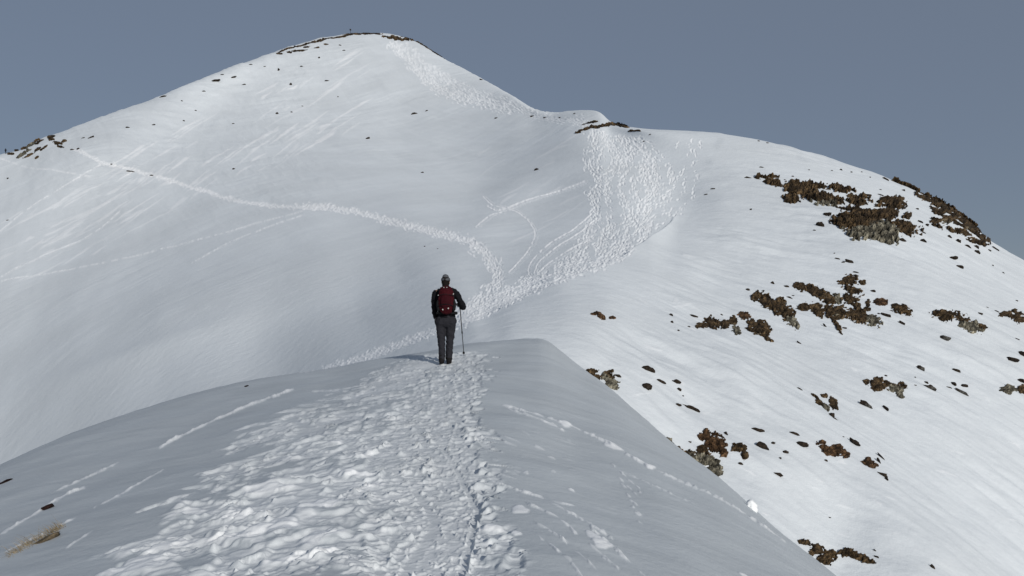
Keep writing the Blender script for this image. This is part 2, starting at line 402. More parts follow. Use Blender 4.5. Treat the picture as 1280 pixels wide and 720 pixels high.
# ------------------------------------------------------------------ sheet meshes
def columns(lo, hi, inner, outer):
    a = np.arange(-60, 1341, inner)
    l = -60-np.cumsum(np.linspace(inner, outer, int(2*(-60-lo)/(inner+outer))))[::1]
    r = 1340+np.cumsum(np.linspace(inner, outer, int(2*(hi-1340)/(inner+outer))))
    return np.concatenate([l[::-1], a, r])

def grid_mesh(name, sheet, U, rows_py, back, mat, detail):
    nb = len(back); nr = len(rows_py[0])
    PX = np.repeat(U[None], nb+nr, 0)
    S = sheet.S(U)
    Q = np.zeros_like(PX)
    Q[:nb] = -back[:, None]
    bot = rows_py[1]
    Q[nb:] = rows_py[0][:, None]*np.sqrt(bot(U)-S)[None] if callable(bot) else 0
    X, Y, Z = sheet.pos(PX, Q)
    PY = S[None]+Q*Q
    dz, trk = detail(PX, PY, X, Y, Z, Q)
    Z = Z+dz
    V = np.stack([X, Y, Z], -1).reshape(-1, 3)
    h, w = PX.shape
    idx = np.arange(h*w).reshape(h, w)
    Fc = np.stack([idx[1:, :-1], idx[1:, 1:], idx[:-1, 1:], idx[:-1, :-1]], -1).reshape(-1, 4)
    o = mesh_obj(name, V, Fc, mat)
    attr(o, 'track', trk)
    return o, V.reshape(h, w, 3), Q

def rowdist(n, S0, span):
    # rows evenly spaced in picture height, slightly closer together at the crest
    d = np.linspace(0, 1, n)
    d = d*0.93+0.07*d**2
    return np.sqrt(d)
# ------------------------------------------------------------------ materials
def new_mat(name):
    m = bpy.data.materials.new(name); m.use_nodes = True
    nt = m.node_tree; b = nt.nodes['Principled BSDF']
    return m, nt, b

def N(nt, t, **kw):
    n = nt.nodes.new(t)
    for k, v in kw.items():
        if k in n.inputs: n.inputs[k].default_value = v
        else: setattr(n, k, v)
    return n

def snow_mat(name, plain, fresh, scales, bump, dist):
    m, nt, b = new_mat(name); L = nt.links
    tc = N(nt, 'ShaderNodeTexCoord'); at = N(nt, 'ShaderNodeAttribute', attribute_name='track')
    nA = N(nt, 'ShaderNodeTexNoise', Scale=scales[0], Detail=5.0, Roughness=.55)
    L.new(tc.outputs['Object'], nA.inputs['Vector'])
    nB = N(nt, 'ShaderNodeTexNoise', Scale=scales[1], Detail=4.0, Roughness=.6)
    L.new(tc.outputs['Object'], nB.inputs['Vector'])
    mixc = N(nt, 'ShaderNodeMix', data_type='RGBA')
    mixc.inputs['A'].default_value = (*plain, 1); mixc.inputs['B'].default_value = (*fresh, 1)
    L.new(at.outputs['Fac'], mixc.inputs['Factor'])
    var = N(nt, 'ShaderNodeMix', data_type='RGBA', blend_type='MULTIPLY'); var.inputs['Factor'].default_value = 1.0
    ramp = N(nt, 'ShaderNodeMapRange'); ramp.inputs['From Min'].default_value = .3; ramp.inputs['From Max'].default_value = .7
    ramp.inputs['To Min'].default_value = .92; ramp.inputs['To Max'].default_value = 1.03
    L.new(nA.outputs['Fac'], ramp.inputs['Value']); L.new(mixc.outputs['Result'], var.inputs['A']); L.new(ramp.outputs['Result'], var.inputs['B'])
    L.new(var.outputs['Result'], b.inputs['Base Color'])
    b.inputs['Roughness'].default_value = .65
    b.inputs['Specular IOR Level'].default_value = .25
    bp = N(nt, 'ShaderNodeBump'); bp.inputs['Strength'].default_value = bump; bp.inputs['Distance'].default_value = dist
    L.new(nB.outputs['Fac'], bp.inputs['Height']); L.new(bp.outputs['Normal'], b.inputs['Normal'])
    return m

M_near = snow_mat('dimmed_near_snow', (.55, .585, .605), (.92, .93, .93), (.9, 14.0), .35, .02)  # near ridge base colour darkened to stand in for grazing sunlight
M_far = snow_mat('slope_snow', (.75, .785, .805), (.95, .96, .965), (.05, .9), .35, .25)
# ------------------------------------------------------------------ terrain
def far_detail(PX, PY, X, Y, Z, Q):
    k = Y/F
    # sastrugi and soft wind waves on the sunny right side
    crest_line = pchip([0, 400, 590, 700, 790, 835, 870, 900, 1300], [470, 470, 397, 362, 322, 285, 230, 165, 100], PX)
    right = sstep(-5, 25, PY-crest_line)*sstep(620, 760, PX)
    ang = math.radians(-38)
    a = X*math.cos(ang)+Y*math.sin(ang); b = -X*math.sin(ang)+Y*math.cos(ang)
    n1 = fbm(a/4.6, b/2.4, 3, 1, .42); n2 = fbm(a/15, b/6, 2, 5)
    patch = (.35+.65*sstep(-.25, .35, fbm(X/16., Y/16., 2, 77)))*(.25+.75*sstep(20, 150, PY-crest_line))
    dz = right*patch*(n1*.18+n2*.22)+right*sstep(40, 160, PY-crest_line)*fbm(a/2.6, b/1.5, 2, 33)*.06*sstep(110, 50, Y)
    lipd = PY-crest_line
    dz = dz+np.where(lipd > 0, np.exp(-lipd/38.), sstep(-5, 0, lipd))*11.0*k*sstep(600, 680, PX)*sstep(850, 810, PX)
    # broad swell lying across the sunny slope
    for (ax, ay, bx, by, wd, A) in ((850, 430, 1210, 760, 60, 30), (980, 250, 1330, 470, 45, 10), (720, 400, 900, 560, 40, 9), (40, 500, 260, 425, 13, 5), (-60, 560, 330, 380, 60, 12), (180, 420, 420, 330, 40, 3), (560, 330, 700, 190, 30, 7), (300, 470, 470, 400, 22, 2)):
        L_ = math.hypot(bx-ax, by-ay); tx, ty = (bx-ax)/L_, (by-ay)/L_
        s_ = (PX-ax)*tx+(PY-ay)*ty; d_ = (PX-ax)*ty-(PY-ay)*tx
        dz = dz+A*k*np.exp(-(d_/wd)**2)*sstep(-60, 130, s_)*sstep(L_+160, L_-60, s_)
    # long soft runnels on the peak and in the hollow
    left = 1-right
    dz = dz+left*(fbm((X+Y*.55)/9.0, (Y-.2*X)/45.0, 3, 9)*.22*np.clip(Y/150, .2, 1.5))
    # wind scoured ribs left of the summit
    rib = sstep(470, 330, PX)*sstep(330, 200, PY)*sstep(0, 60, PX)
    dz = dz+rib*np.clip(fbm((PX+1.1*PY)/26., (PY-.55*PX)/9.0, 3, 14), -.2, .7)*.9*k*.9
    a2 = X*.86+Y*.5; b2 = -X*.5+Y*.86
    dz = dz+left*fbm(a2/16., b2/4.5, 4, 71, .55)*.0004*Y*(.3+.7*sstep(-.2, .4, fbm(X/30., Y/30., 2, 72)))
    dz = dz+FAR_R.sample(PX, PY)*k
    trk = np.clip(FAR_R.sample(PX, PY, 'alb'), 0, 1)
    dz = np.where(Q < 0, dz*np.clip(1+Q/3, 0, 1), dz)
    return dz, trk

def near_detail(PX, PY, X, Y, Z, Q):
    dz = fbm(X/2.6, Y/3.4, 3, 21)*.035
    dz = dz+fbm((X-.25*Y)/1.3, (Y+.2*X)/.5, 3, 25)*.008
    dz = dz+NEAR_W.sample(X, Y)+NEAR_P.sample(PX, PY)*Y/F
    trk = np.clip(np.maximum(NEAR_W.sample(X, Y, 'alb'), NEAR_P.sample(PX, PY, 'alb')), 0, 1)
    return dz, trk

U = columns(-800, 2000, .9, 16)
back = np.linspace(20, .7, 40)**1.0
rows = rowdist(980, None, None)
far_bottom = lambda u: np.maximum(near.S(u)+150, far.S(u)+60)
far_o, FAR_V, FAR_Q = grid_mesh('snow_slope', far, U, (rows, far_bottom), back, M_far, far_detail)
tag(far_o, kind='structure')
U2 = columns(-800, 1900, 1.0, 16)
near_bottom = lambda u: np.maximum(np.full_like(u, 1050.0), near.S(u)+150)
d = np.linspace(0, 1, 900); d = np.where(d < .66, d*.5/.66, .5+(d-.66)*.5/.34) if False else d
rows2 = np.sqrt(np.concatenate([np.linspace(0, .5, 520, endpoint=False), np.linspace(.5, 1, 130)]))
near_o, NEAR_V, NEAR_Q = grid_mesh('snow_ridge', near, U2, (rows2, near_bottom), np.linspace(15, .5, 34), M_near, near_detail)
tag(near_o, kind='structure')

valley_m, nt, b = new_mat('valley_ground')
n = N(nt, 'ShaderNodeTexNoise', Scale=.002, Detail=8.0); tcn = N(nt, 'ShaderNodeTexCoord'); nt.links.new(tcn.outputs['Object'], n.inputs['Vector'])
cr = N(nt, 'ShaderNodeValToRGB'); cr.color_ramp.elements[0].color = (.06, .07, .05, 1); cr.color_ramp.elements[1].color = (.45, .48, .5, 1)
cr.color_ramp.elements[0].position = .4; cr.color_ramp.elements[1].position = .6
nt.links.new(n.outputs['Fac'], cr.inputs['Fac']); nt.links.new(cr.outputs['Color'], b.inputs['Base Color']); b.inputs['Roughness'].default_value = .9
g = 30000.0; gn = 60
gx, gy = np.meshgrid(np.linspace(-g, g, gn), np.linspace(-g, g, gn))
gz = -420+fbm(gx/6000, gy/6000, 3, 40)*120
gi = np.arange(gn*gn).reshape(gn, gn)
vo = mesh_obj('valley_ground', np.stack([gx, gy, gz], -1).reshape(-1, 3), np.stack([gi[:-1, :-1], gi[:-1, 1:], gi[1:, 1:], gi[1:, :-1]], -1).reshape(-1, 4), valley_m)
tag(vo, kind='structure')
# ------------------------------------------------------------------ rocks standing out of the snow
def rock_mat(name, brown, brown2, grey, grey2, use_shade=True):
    m, nt, b = new_mat(name); L = nt.links
    tc = N(nt, 'ShaderNodeTexCoord'); at = N(nt, 'ShaderNodeAttribute', attribute_name='grey')
    n1 = N(nt, 'ShaderNodeTexNoise', Scale=1.3, Detail=6.0, Roughness=.65); L.new(tc.outputs['Object'], n1.inputs['Vector'])
    n2 = N(nt, 'ShaderNodeTexNoise', Scale=5.0, Detail=4.0, Roughness=.7); L.new(tc.outputs['Object'], n2.inputs['Vector'])
    def mix(a, b_, fac, t='MIX'):
        x = N(nt, 'ShaderNodeMix', data_type='RGBA', blend_type=t)
        for k, v in (('A', a), ('B', b_)):
            if isinstance(v, tuple): x.inputs[k].default_value = (*v, 1)
            else: L.new(v, x.inputs[k])
        if isinstance(fac, float): x.inputs['Factor'].default_value = fac
        else: L.new(fac, x.inputs['Factor'])
        return x.outputs['Result']
    def rng_(src, a, b_):
        r = N(nt, 'ShaderNodeMapRange'); r.inputs['From Min'].default_value = a; r.inputs['From Max'].default_value = b_; L.new(src, r.inputs['Value']); return r.outputs['Result']
    cb = mix(brown, brown2, rng_(n2.outputs['Fac'], .4, .65)); cg = mix(grey, grey2, rng_(n2.outputs['Fac'], .35, .65))
    ad = N(nt, 'ShaderNodeMath', operation='ADD'); L.new(at.outputs['Fac'], ad.inputs[0]); L.new(n1.outputs['Fac'], ad.inputs[1])
    c = mix(cb, cg, rng_(ad.outputs[0], .85, 1.05))
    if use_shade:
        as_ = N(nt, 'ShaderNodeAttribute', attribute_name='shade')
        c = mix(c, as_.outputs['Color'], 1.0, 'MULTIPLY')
    L.new(c, b.inputs['Base Color']); b.inputs['Roughness'].default_value = .9; b.inputs['Specular IOR Level'].default_value = .15
    bp = N(nt, 'ShaderNodeBump'); bp.inputs['Strength'].default_value = .7; bp.inputs['Distance'].default_value = .12
    L.new(n2.outputs['Fac'], bp.inputs['Height']); L.new(bp.outputs['Normal'], b.inputs['Normal'])
    return m
M_rock = rock_mat('turfed_rock', (.030, .019, .009), (.125, .082, .041), (.08, .07, .05), (.24, .22, .165))
M_stone = rock_mat('dark_stone', (.016, .012, .009), (.045, .032, .022), (.05, .048, .042), (.16, .155, .14), False)
M_rust = rock_mat('rusty_turf', (.04, .022, .011), (.13, .075, .038), (.08, .06, .04), (.16, .12, .09))

def worley(x, y, seed):
    xi = np.floor(x).astype(int); yi = np.floor(y).astype(int)
    f1 = np.full(x.shape, 9.); f2 = np.full(x.shape, 9.); cid = np.zeros(x.shape)
    for dx in (-1, 0, 1):
        for dy in (-1, 0, 1):
            h = PERM[(PERM[(xi+dx+seed*17) & 511]+yi+dy) & 511]; h2 = PERM[(h+91) & 511]; h3 = PERM[(h+201) & 511]
            d = np.hypot(xi+dx+(h & 511)/511.-x, yi+dy+(h2 & 511)/511.-y)
            c = d < f1; f2 = np.where(c, f1, np.minimum(f2, d)); cid = np.where(c, (h3 & 511)/511., cid); f1 = np.where(c, d, f1)
    return f1, f2-f1, cid

def surf_grid(PX, PY0):
    PY = PY0+0.0
    Sc = far.S(PX)
    for _ in range(3):
        PYn = PY0+FAR_DZ(PX, PY)*F/np.exp(far.tps(PX/100., far.tq(PX, np.sqrt(np.maximum(PY-Sc, .3)))/far.qs))
        PY = np.where(PY0 > Sc+6, np.maximum(.5*PY+.5*PYn, Sc+1), PY0)
    S = far.S(PX); q = np.sqrt(np.maximum(PY-S, .3))
    X, Y, Z = far.pos(PX, q)
    Z = Z+np.maximum(S+.3-PY, 0)*Y/F
    return np.stack([X, Y, Z], -1)+np.stack([0*X, 0*X, FAR_DZ(PX, PY)], -1)

_bp = far_detail
def FAR_DZ(PX, PY):
    S = far.S(PX); q = np.sqrt(np.maximum(PY-S, .3)); X, Y, Z = far.pos(PX, q)
    return far_detail(PX, np.maximum(PY, S+.3), X, Y, Z, q)[0]

OUT = []       # centres of the named outcrops, for describing the loose stones around them
def outcrop(label, els, T=.55, holes=(), mat=None, split=True, short=None, seed=[0], step=None):
    seed[0] += 1; sd_ = seed[0]
    mat = mat or M_rock
    x0 = min(e[0]-max(e[2], e[3])*1.25 for e in els)-2; x1 = max(e[0]+max(e[2], e[3])*1.25 for e in els)+2
    y0 = min(e[1]-max(e[3], abs(e[2]*math.sin(math.radians(e[4])))+e[3])*1.25 for e in els)-2
    y1 = max(e[1]+max(e[3], abs(e[2]*math.sin(math.radians(e[4])))+e[3])*1.25 for e in els)+2
    st = step or max(.35, min(.7, (x1-x0)/60.))
    PX, PY = np.meshgrid(np.arange(x0, x1, st), np.arange(y0, y1, st))
    Fd = np.full(PX.shape, -3.); G = np.zeros(PX.shape); GW = np.full(PX.shape, 1e-6)
    nx = fbm(PX/5., PY/3.2, 3, sd_)*1.3; ny = fbm(PX/5., PY/3.2, 3, sd_+40)*1.0
    rx_ = fbm(PX/1.7, PY/1.3, 2, sd_+70)*.9*min(1, T/.5); ry_ = fbm(PX/1.7, PY/1.3, 2, sd_+90)*.8*min(1, T/.5)
    nx = nx+rx_*.4; ny = ny+ry_*.4
    for e in els:
        g = e[5] if len(e) > 5 else 0
        a = math.radians(e[4]); c, s_ = math.cos(a), math.sin(a)
        sc = min(1., e[3]/4.)
        dx = PX+nx*sc-e[0]; dy = PY+ny*sc-e[1]
        x = (dx*c+dy*s_)/(e[2]*1.08); y = (-dx*s_+dy*c)/(e[3]*1.12)
        f = 1-np.hypot(x, y)
        w = np.exp(np.clip(f, -2, 1)*6); G += w*(g+.25*np.clip(y, -1, 1)); GW += w
        Fd = np.maximum(Fd, f)
    G = G/GW
    for e in holes:
        a = math.radians(e[4]); c, s_ = math.cos(a), math.sin(a)
        dx = PX+nx*.6-e[0]; dy = PY+ny*.6-e[1]
        Fd = np.minimum(Fd, np.hypot((dx*c+dy*s_)/e[2], (-dx*s_+dy*c)/e[3])-1)
    big = min(1., (x1-x0)/40.)
    Fd = Fd+fbm(PX/3.0, PY/2.0, 3, sd_+9)*.16*big
    f1, crk, cid = worley(PX/(7.*(.4+.6*big)), PY/(5.*(.4+.6*big)), sd_)
    _, crk2, cid2 = worley(PX/(3.2*(.5+.5*big))+nx*.2, PY/(2.4*(.5+.5*big)), sd_+5)
    Fd = Fd+(cid2-.5)*.42*min(1, T/.5)+(cid-.5)*.35*big-big*.55*sstep(.42, .7, fbm(PX/8., PY/3., 2, sd_+55))
    k = float(np.exp(far.tps((x0+x1)/200., float(far.tq((x0+x1)/2, math.sqrt(max((y0+y1)/2-float(far.S((x0+x1)/2)), .3))))/far.qs)))/F
    P = surf_grid(PX, PY)
    du = np.gradient(P, axis=1); dv = np.gradient(P, axis=0)
    n = np.cross(du, -dv); n = n/np.maximum(np.linalg.norm(n, axis=-1, keepdims=True), 1e-9)
    n = np.where(n[..., 2:3] < 0, -n, n)
    nav = n.reshape(-1, 3).mean(0); nav[2] = max(nav[2], .3); nav /= np.linalg.norm(nav)
    prof = np.sqrt(np.clip(Fd/.45, 0, 1))
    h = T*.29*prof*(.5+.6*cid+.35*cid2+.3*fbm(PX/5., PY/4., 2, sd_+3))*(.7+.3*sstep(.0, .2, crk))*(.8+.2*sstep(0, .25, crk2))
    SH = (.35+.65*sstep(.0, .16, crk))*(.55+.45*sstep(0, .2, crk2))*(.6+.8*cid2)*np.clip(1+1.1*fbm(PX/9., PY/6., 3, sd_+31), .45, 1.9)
    h = np.where(Fd > 0, np.maximum(h, .04*T)+.02, -.2*T+np.clip(Fd, -.5, 0)*T)
    V = P+nav*h[..., None]
    keep = Fd > -.35
    hh, ww = PX.shape; idx = np.arange(hh*ww).reshape(hh, ww)
    kf = keep[1:, :-1] | keep[1:, 1:] | keep[:-1, 1:] | keep[:-1, :-1]
    Fc = np.stack([idx[1:, :-1], idx[1:, 1:], idx[:-1, 1:], idx[:-1, :-1]], -1)
    gf = G[:-1, :-1]+(cid[:-1, :-1]-.5)*.25
    base = Vector(P[int(hh*.6), ww//2])
    Vr = V.reshape(-1, 3)-np.array(base)
    def sub(name, mask, parent, gv):
        f = Fc[mask]
        if len(f) < 4: return None
        u_, inv = np.unique(f, return_inverse=True)
        o = mesh_obj(name, Vr[u_], inv.reshape(-1, 4), mat, parent, smooth=False)
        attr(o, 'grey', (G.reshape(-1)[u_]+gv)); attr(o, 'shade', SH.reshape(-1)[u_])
        return o
    grey_m = kf & (gf > .38)
    comps = []
    if split and x1-x0 > 40:
        left_ = grey_m.copy()
        while left_.any():
            a0, b0 = np.argwhere(left_)[0]; m_ = np.zeros_like(left_); st_ = [(a0, b0)]; left_[a0, b0] = False
            while st_:
                a_, b_ = st_.pop(); m_[a_, b_] = True
                for p_, q_ in ((a_+1, b_), (a_-1, b_), (a_, b_+1), (a_, b_-1)):
                    if 0 <= p_ < m_.shape[0] and 0 <= q_ < m_.shape[1] and left_[p_, q_]:
                        left_[p_, q_] = False; st_.append((p_, q_))
            if m_.sum() > 160: comps.append(m_)
    if comps:
        root = empty('rock_outcrop', base)
        rest = kf.copy()
        for m_ in comps: rest &= ~m_
        sub('turf_cap', rest, root, 0)
        for m_ in comps: sub('rock_face', m_, root, .2)
    else:
        root = sub('rock_outcrop', kf, None, 0); root.location = base
    tag(root, label, 'rock outcrop')
    if short: OUT.append(((x0+x1)/2, (y0+y1)/2, short, (x1-x0)/2, (y1-y0)/2))
    return root

outcrop('largest outcrop of brown turf and blocky grey rock, with islands of snow in it',
    [(952, 223, 8, 2.3, 12), (966, 229, 13, 3, 15), (966, 221.5, 8, 1.2, 5), (1000, 238, 22, 8, 15), (988, 249, 10, 5, 15), (1020, 232.5, 20, 3, 8), (1045, 236, 13, 4, 10), (1062, 238, 9, 2, 12), (1024, 247, 30, 5.5, 9),
     (1018, 243, 9, 5, 0), (1035, 253, 20, 5, 8, .3), (1072, 251, 13, 7, 5), (1116, 255, 16, 8, 0), (1085, 268, 30, 9, 4), (1070, 280, 28, 11, 12), (1098, 286, 26, 12, 8, .5), (1130, 285, 18, 8, 15), (1072, 294, 11, 6, 0, .8),
     (1112, 298, 11, 8, 0, .9), (1085, 292, 18, 8, 5, .8), (1108, 266, 14, 9, 10), (1048, 276, 8, 3, 30), (1134, 272, 5, 5, 20)], T=1.5, holes=[(1022, 239.5, 9, 1.6, 15), (1036, 241, 13, 2.6, 12), (1052, 246, 11, 3.2, 10), (1051, 259.5, 6.5, 2.3, 10), (1087, 260, 17, 2.4, 3), (1062, 274, 6, 1.1, 20), (1112, 282, 8, 2, 22), (1128, 274.5, 11, 1.3, 14), (1046, 267, 6, 3.2, 0), (956, 224.5, 8, 1, 12), (1008, 240, 2.5, 1.2, 0)], short='the largest outcrop')
outcrop('long brown rock band down the right skyline, red brown at its top end',
    [(1120, 224, 4, 1.6, 20), (1131, 229.5, 11, 2, 22), (1143, 236, 7, 1.6, 28), (1146, 243.5, 4, 1.5, 25), (1158, 247, 12, 4.5, 20), (1172, 254, 11, 6, 30), (1184, 264, 15, 7, 36, .2), (1200, 275, 15, 7, 38), (1213, 285, 13, 7, 45, .3),
     (1225, 297, 9, 4, 50), (1172, 264, 11, 4, 30), (1183, 275, 8, 4.5, 10, .3), (1205, 291, 13, 3.6, 16), (1222, 302, 12, 3.5, 18), (1168, 277, 6, 3.5, 10), (1172, 283, 6, 2, 30), (1187, 286.5, 8, 2, 32), (1237, 302, 4, 1.5, 40)], T=1.2, holes=[(1166, 258, 7, 1.1, 25), (1184, 269, 4.5, 1.5, 10), (1197, 276.5, 6, 1.2, 28), (1213, 291, 9, 1.0, 34), (1221, 297.5, 8, 1.1, 38), (1153, 243.5, 5, .9, 20), (1176, 272, 4, 1.8, 30), (1203, 286, 10, 1.6, 22)], short='the skyline rock band')
outcrop('ragged dark rocks at the left end of the broken middle row', [(877, 409, 7, 4, 0), (887, 404, 9, 7, 42), (891, 409, 5, 4, 20)], T=.35, short='the leftmost ragged rocks')
outcrop('ragged brown rock with a grey pointed foot, left of the split dark outcrop', [(904, 407, 8, 5.5, 0), (916, 402, 6, 6, 0), (920, 414, 8, 4, 50, .6)], T=.35)
outcrop('small rust brown boulder above the two ragged rocks of the middle band', [(930, 395, 7, 4.5, 20)], T=.4, mat=M_rust)
outcrop('dark outcrop split by small snow gaps, below left of the long slanting outcrop', [(940, 405, 6, 5, 0), (951, 410, 11, 8.5, 20, .1), (958, 423, 8, 2.5, 42), (938, 413, 6, 3, 20)], T=.4, short='the split dark outcrop')
outcrop('long slanting outcrop with brown turf above and a grey pointed lower end', [(945, 371, 5, 6, 20), (961, 379, 15, 7.5, 38), (974, 385, 12, 9, 30), (983, 392, 13, 8, 45, .1), (990, 402, 13, 4.5, 48, .9)], T=.55, short='the long slanting outcrop')
outcrop('forked brown turf outcrop in the middle of the slope with a thin tail hanging down',
    [(1007, 360, 15, 5, 18), (1023, 367, 14, 6, 22), (1035, 375, 9, 7, 30), (1046, 373, 7, 4, 65, .8), (1045, 390, 16, 8, 15, .2), (1034, 388, 5, 8, 0), (1043, 402, 15, 2.5, 60), (1021, 387, 11, 7, 30), (1005, 384, 8, 4.5, 0)], T=.5, short='the forked brown outcrop')
outcrop('stack of brown turf mounds with a grey foot, right of the forked outcrop',
    [(1063, 351, 10, 5.5, 15), (1053, 353.5, 6, 3, 10), (1078, 354, 5, 2.5, 10), (1065, 363, 11, 4, 20), (1063, 375.5, 11, 5.5, 10), (1071, 384, 5, 6, 0), (1074, 395, 14, 8, 20, .1), (1090, 400, 12, 5.5, 25, .7)], T=.55, short='the stacked brown outcrop')
outcrop('thin upright broken rock between the stacked outcrop and a rusty mound', [(1085, 380, 2.8, 5, 0), (1084, 387, 4, 2.5, 0)], T=.35)
outcrop('small orange brown mound with a patch of snow at its right end', [(1101, 378, 9, 4, 4)], T=.4, mat=M_rust, short='the orange brown mound')
outcrop('smooth oval brown mound just right of the orange brown one', [(1127, 387, 13, 5.5, 17)], T=.5, short='the oval brown mound')
outcrop('flat topped brown and grey outcrop with a ragged left end, right part of the slope', [(1184, 394, 19, 4.5, 3, .2), (1182, 398, 8, 4, 0)], T=.5, short='the flat topped outcrop')
outcrop('slanting grey outcrop with brown top, touching the flat topped one', [(1206, 402, 8, 4, 10), (1214, 409, 15, 6, 18, .7), (1227, 410, 6, 3, 15)], T=.5)
outcrop('brown rock at the right frame edge with a snow patch in its middle', [(1258, 394, 9, 3.4, 2), (1274, 399, 9, 5.5, 25), (1270, 392, 6, 2.5, 15)], T=.5, short='the right edge brown rock')
outcrop('brown turf rock with ragged base, left one of a joined pair', [(1097, 480, 10, 7, 20), (1083, 478, 4, 3, 10), (1108, 481, 5, 3, 0)], T=.4, short='the joined rock pair')
outcrop('grey wedge under dark turf, right one of a joined rock pair', [(1119, 486, 9, 5, 15, .5), (1128, 482, 6, 3.5, 10), (1124, 492, 8, 3.5, 50, .8)], T=.4)
outcrop('flat grey slab and dark boulder at the right frame edge', [(1261, 487.5, 11, 4.5, 5, .8), (1277, 488, 6, 4.5, 0)], T=.4, short='the right edge grey slab')
outcrop('rock half hidden by the near ridge, brown left part, grey right part', [(738, 466, 9, 3.6, 0), (746, 472, 5, 3, 30), (759, 472, 8, 5, 30, .3), (765, 481, 9, 5, 28, .9), (761, 465.5, 5, 1.2, 0)], T=.32, short='the half hidden rock')
outcrop('broad rust brown boulder above the blocky outcrop next to the near ridge', [(881, 546, 8, 5, 5), (894, 556, 15, 8.5, 35), (905, 567, 5, 4, 30)], T=.35, mat=M_rust, short='the broad rust boulder')
outcrop('blocky grey outcrop in stacked blocks against the edge of the near ridge', [(835, 554, 7, 4, 20, .6), (849, 565, 9, 3.5, 35), (864, 570, 10, 6, 20, .4), (878, 565, 8, 6, 10), (884, 576, 14, 7, 30, .6), (893, 588, 11, 5.5, 25, 1.0)], T=.35, short='the blocky outcrop')
outcrop('dark brown outcrop with a hooked lower end, right of the broad rust brown boulder', [(924, 562, 10, 4.5, 0), (931, 570, 4, 5, 0)], T=.3)
outcrop('pair of thin dark rock ribs with snow between them, mid right slope', [(1024, 506, 7, 3, 35), (1019, 499, 6, 1.3, 45), (1032, 512, 6, 2.6, 40, .8), (1041.5, 505, 9, 4.5, 68), (1030, 496, 5, 2, 15)], T=.3, short='the thin rock ribs')
outcrop('long rust coloured turf mound with three humps on the lower slope', [(1028, 563, 9, 4.2, 38), (1038, 570, 8, 4, 10), (1046, 569, 8, 6, 25), (1056, 573, 6, 4, 30)], T=.35, mat=M_rust, short='the three humped mound')
outcrop('small spiky rust mound right of the three humped one', [(1086, 584.5, 9, 4.5, 12), (1085, 580, 4, 4, 0)], T=.3, mat=M_rust, short='the spiky rust mound')
outcrop('dark brown turf rock at the bottom cut off by the edge of the near ridge', [(1005, 679, 8, 2.6, 8), (1021, 688, 9, 7, 25), (1036, 695, 9, 7, 15), (1028, 701, 9, 4, 30)], T=.3, short='the bottom turf rock')
outcrop('long low brown rock tapering to the right at the bottom of the slope', [(1057, 692, 9, 4.5, 5), (1074, 698, 12, 3.3, 20), (1088, 704, 6, 1.8, 8)], T=.3, short='the long bottom rock')
outcrop('two small brown rocks side by side on the snow just beyond the hiker ridge', [(743, 393, 5, 1.6, -5), (752, 396, 6, 2.6, 35), (765.5, 398, 4, 1.4, 0)], T=.25, mat=M_rust, short='the little brown rocks')
outcrop('striped band of thin rock ribs with snow lines on the far left skyline',
    [(64, 171, 6, 2.2, -15), (64, 174, 4, 1.8, 0), (72, 179, 5, 2.2, 10), (76, 183.5, 4, 1.3, 10), (80, 177, 3.4, 1, -20), (49, 178, 6, 1.1, -30), (46, 175.5, 3.5, 1, -30), (39, 181.5, 7, 1.5, -25, .5), (55.5, 184.5, 6, 1.1, -38),
     (47, 187, 5, 1.1, -33), (30, 191.5, 10, 1.7, -33, .8), (36, 194.5, 7, 1.0, -25), (14.5, 192, 4.5, 1.1, -5), (30, 184.5, 3.5, 1.3, -20), (46.5, 197, 3, .7, -30), (21, 187, 2.4, 1, -10)], T=1.3, short='the striped left rocks', step=.4)
outcrop('dark rocks under the snow lip of the notch where the paths meet the skyline',
    [(724.5, 165, 4.5, 1.3, -20), (735, 161.5, 6, 1.3, -20), (738, 154, 9, 1.3, -13), (749.5, 158.3, 10, 2.1, -8), (763, 156.5, 12, 1.7, -3), (778.5, 157.5, 7, 1.6, 8)], T=.9, short='the dark notch rocks', step=.4)
outcrop('thin dark rock just right of the notch rocks on the skyline', [(793, 163, 8, 1.5, -3)], T=.7, step=.4)
outcrop('low wide dark rock just below the summit on its right side', [(497, 47.6, 15, 2.3, 7)], T=1.8, short='the summit rock', step=.4)
outcrop('strip of bare brown ground along the skyline left of the summit', [(358, 62, 12, 1.0, -18), (378, 56.5, 14, 1.1, -17), (402, 50, 15, 1.3, -13), (430, 45, 16, 1.0, -10), (456, 42.2, 18, 1.1, -2), (470, 41.8, 8, .9, 2)], T=.8, split=False, short='the bare summit strip', step=.4)
outcrop('brown patch of turf in the snow just below the bare skyline strip', [(375, 63.3, 11, 1.3, -6), (383, 58.8, 4, 1.1, -8), (396, 59.5, 4.5, .9, -5), (362, 65.5, 3.5, 1.1, 0), (349, 67.3, 3.5, .9, 0), (408, 55.3, 3, .8, 0)], T=.7, split=False, short='the summit turf patch', step=.4)
outcrop('thin bare edge on the right shoulder of the summit', [(530, 57.5, 9, .8, 32), (545, 67, 7, .7, 32)], T=.6, split=False, step=.4)

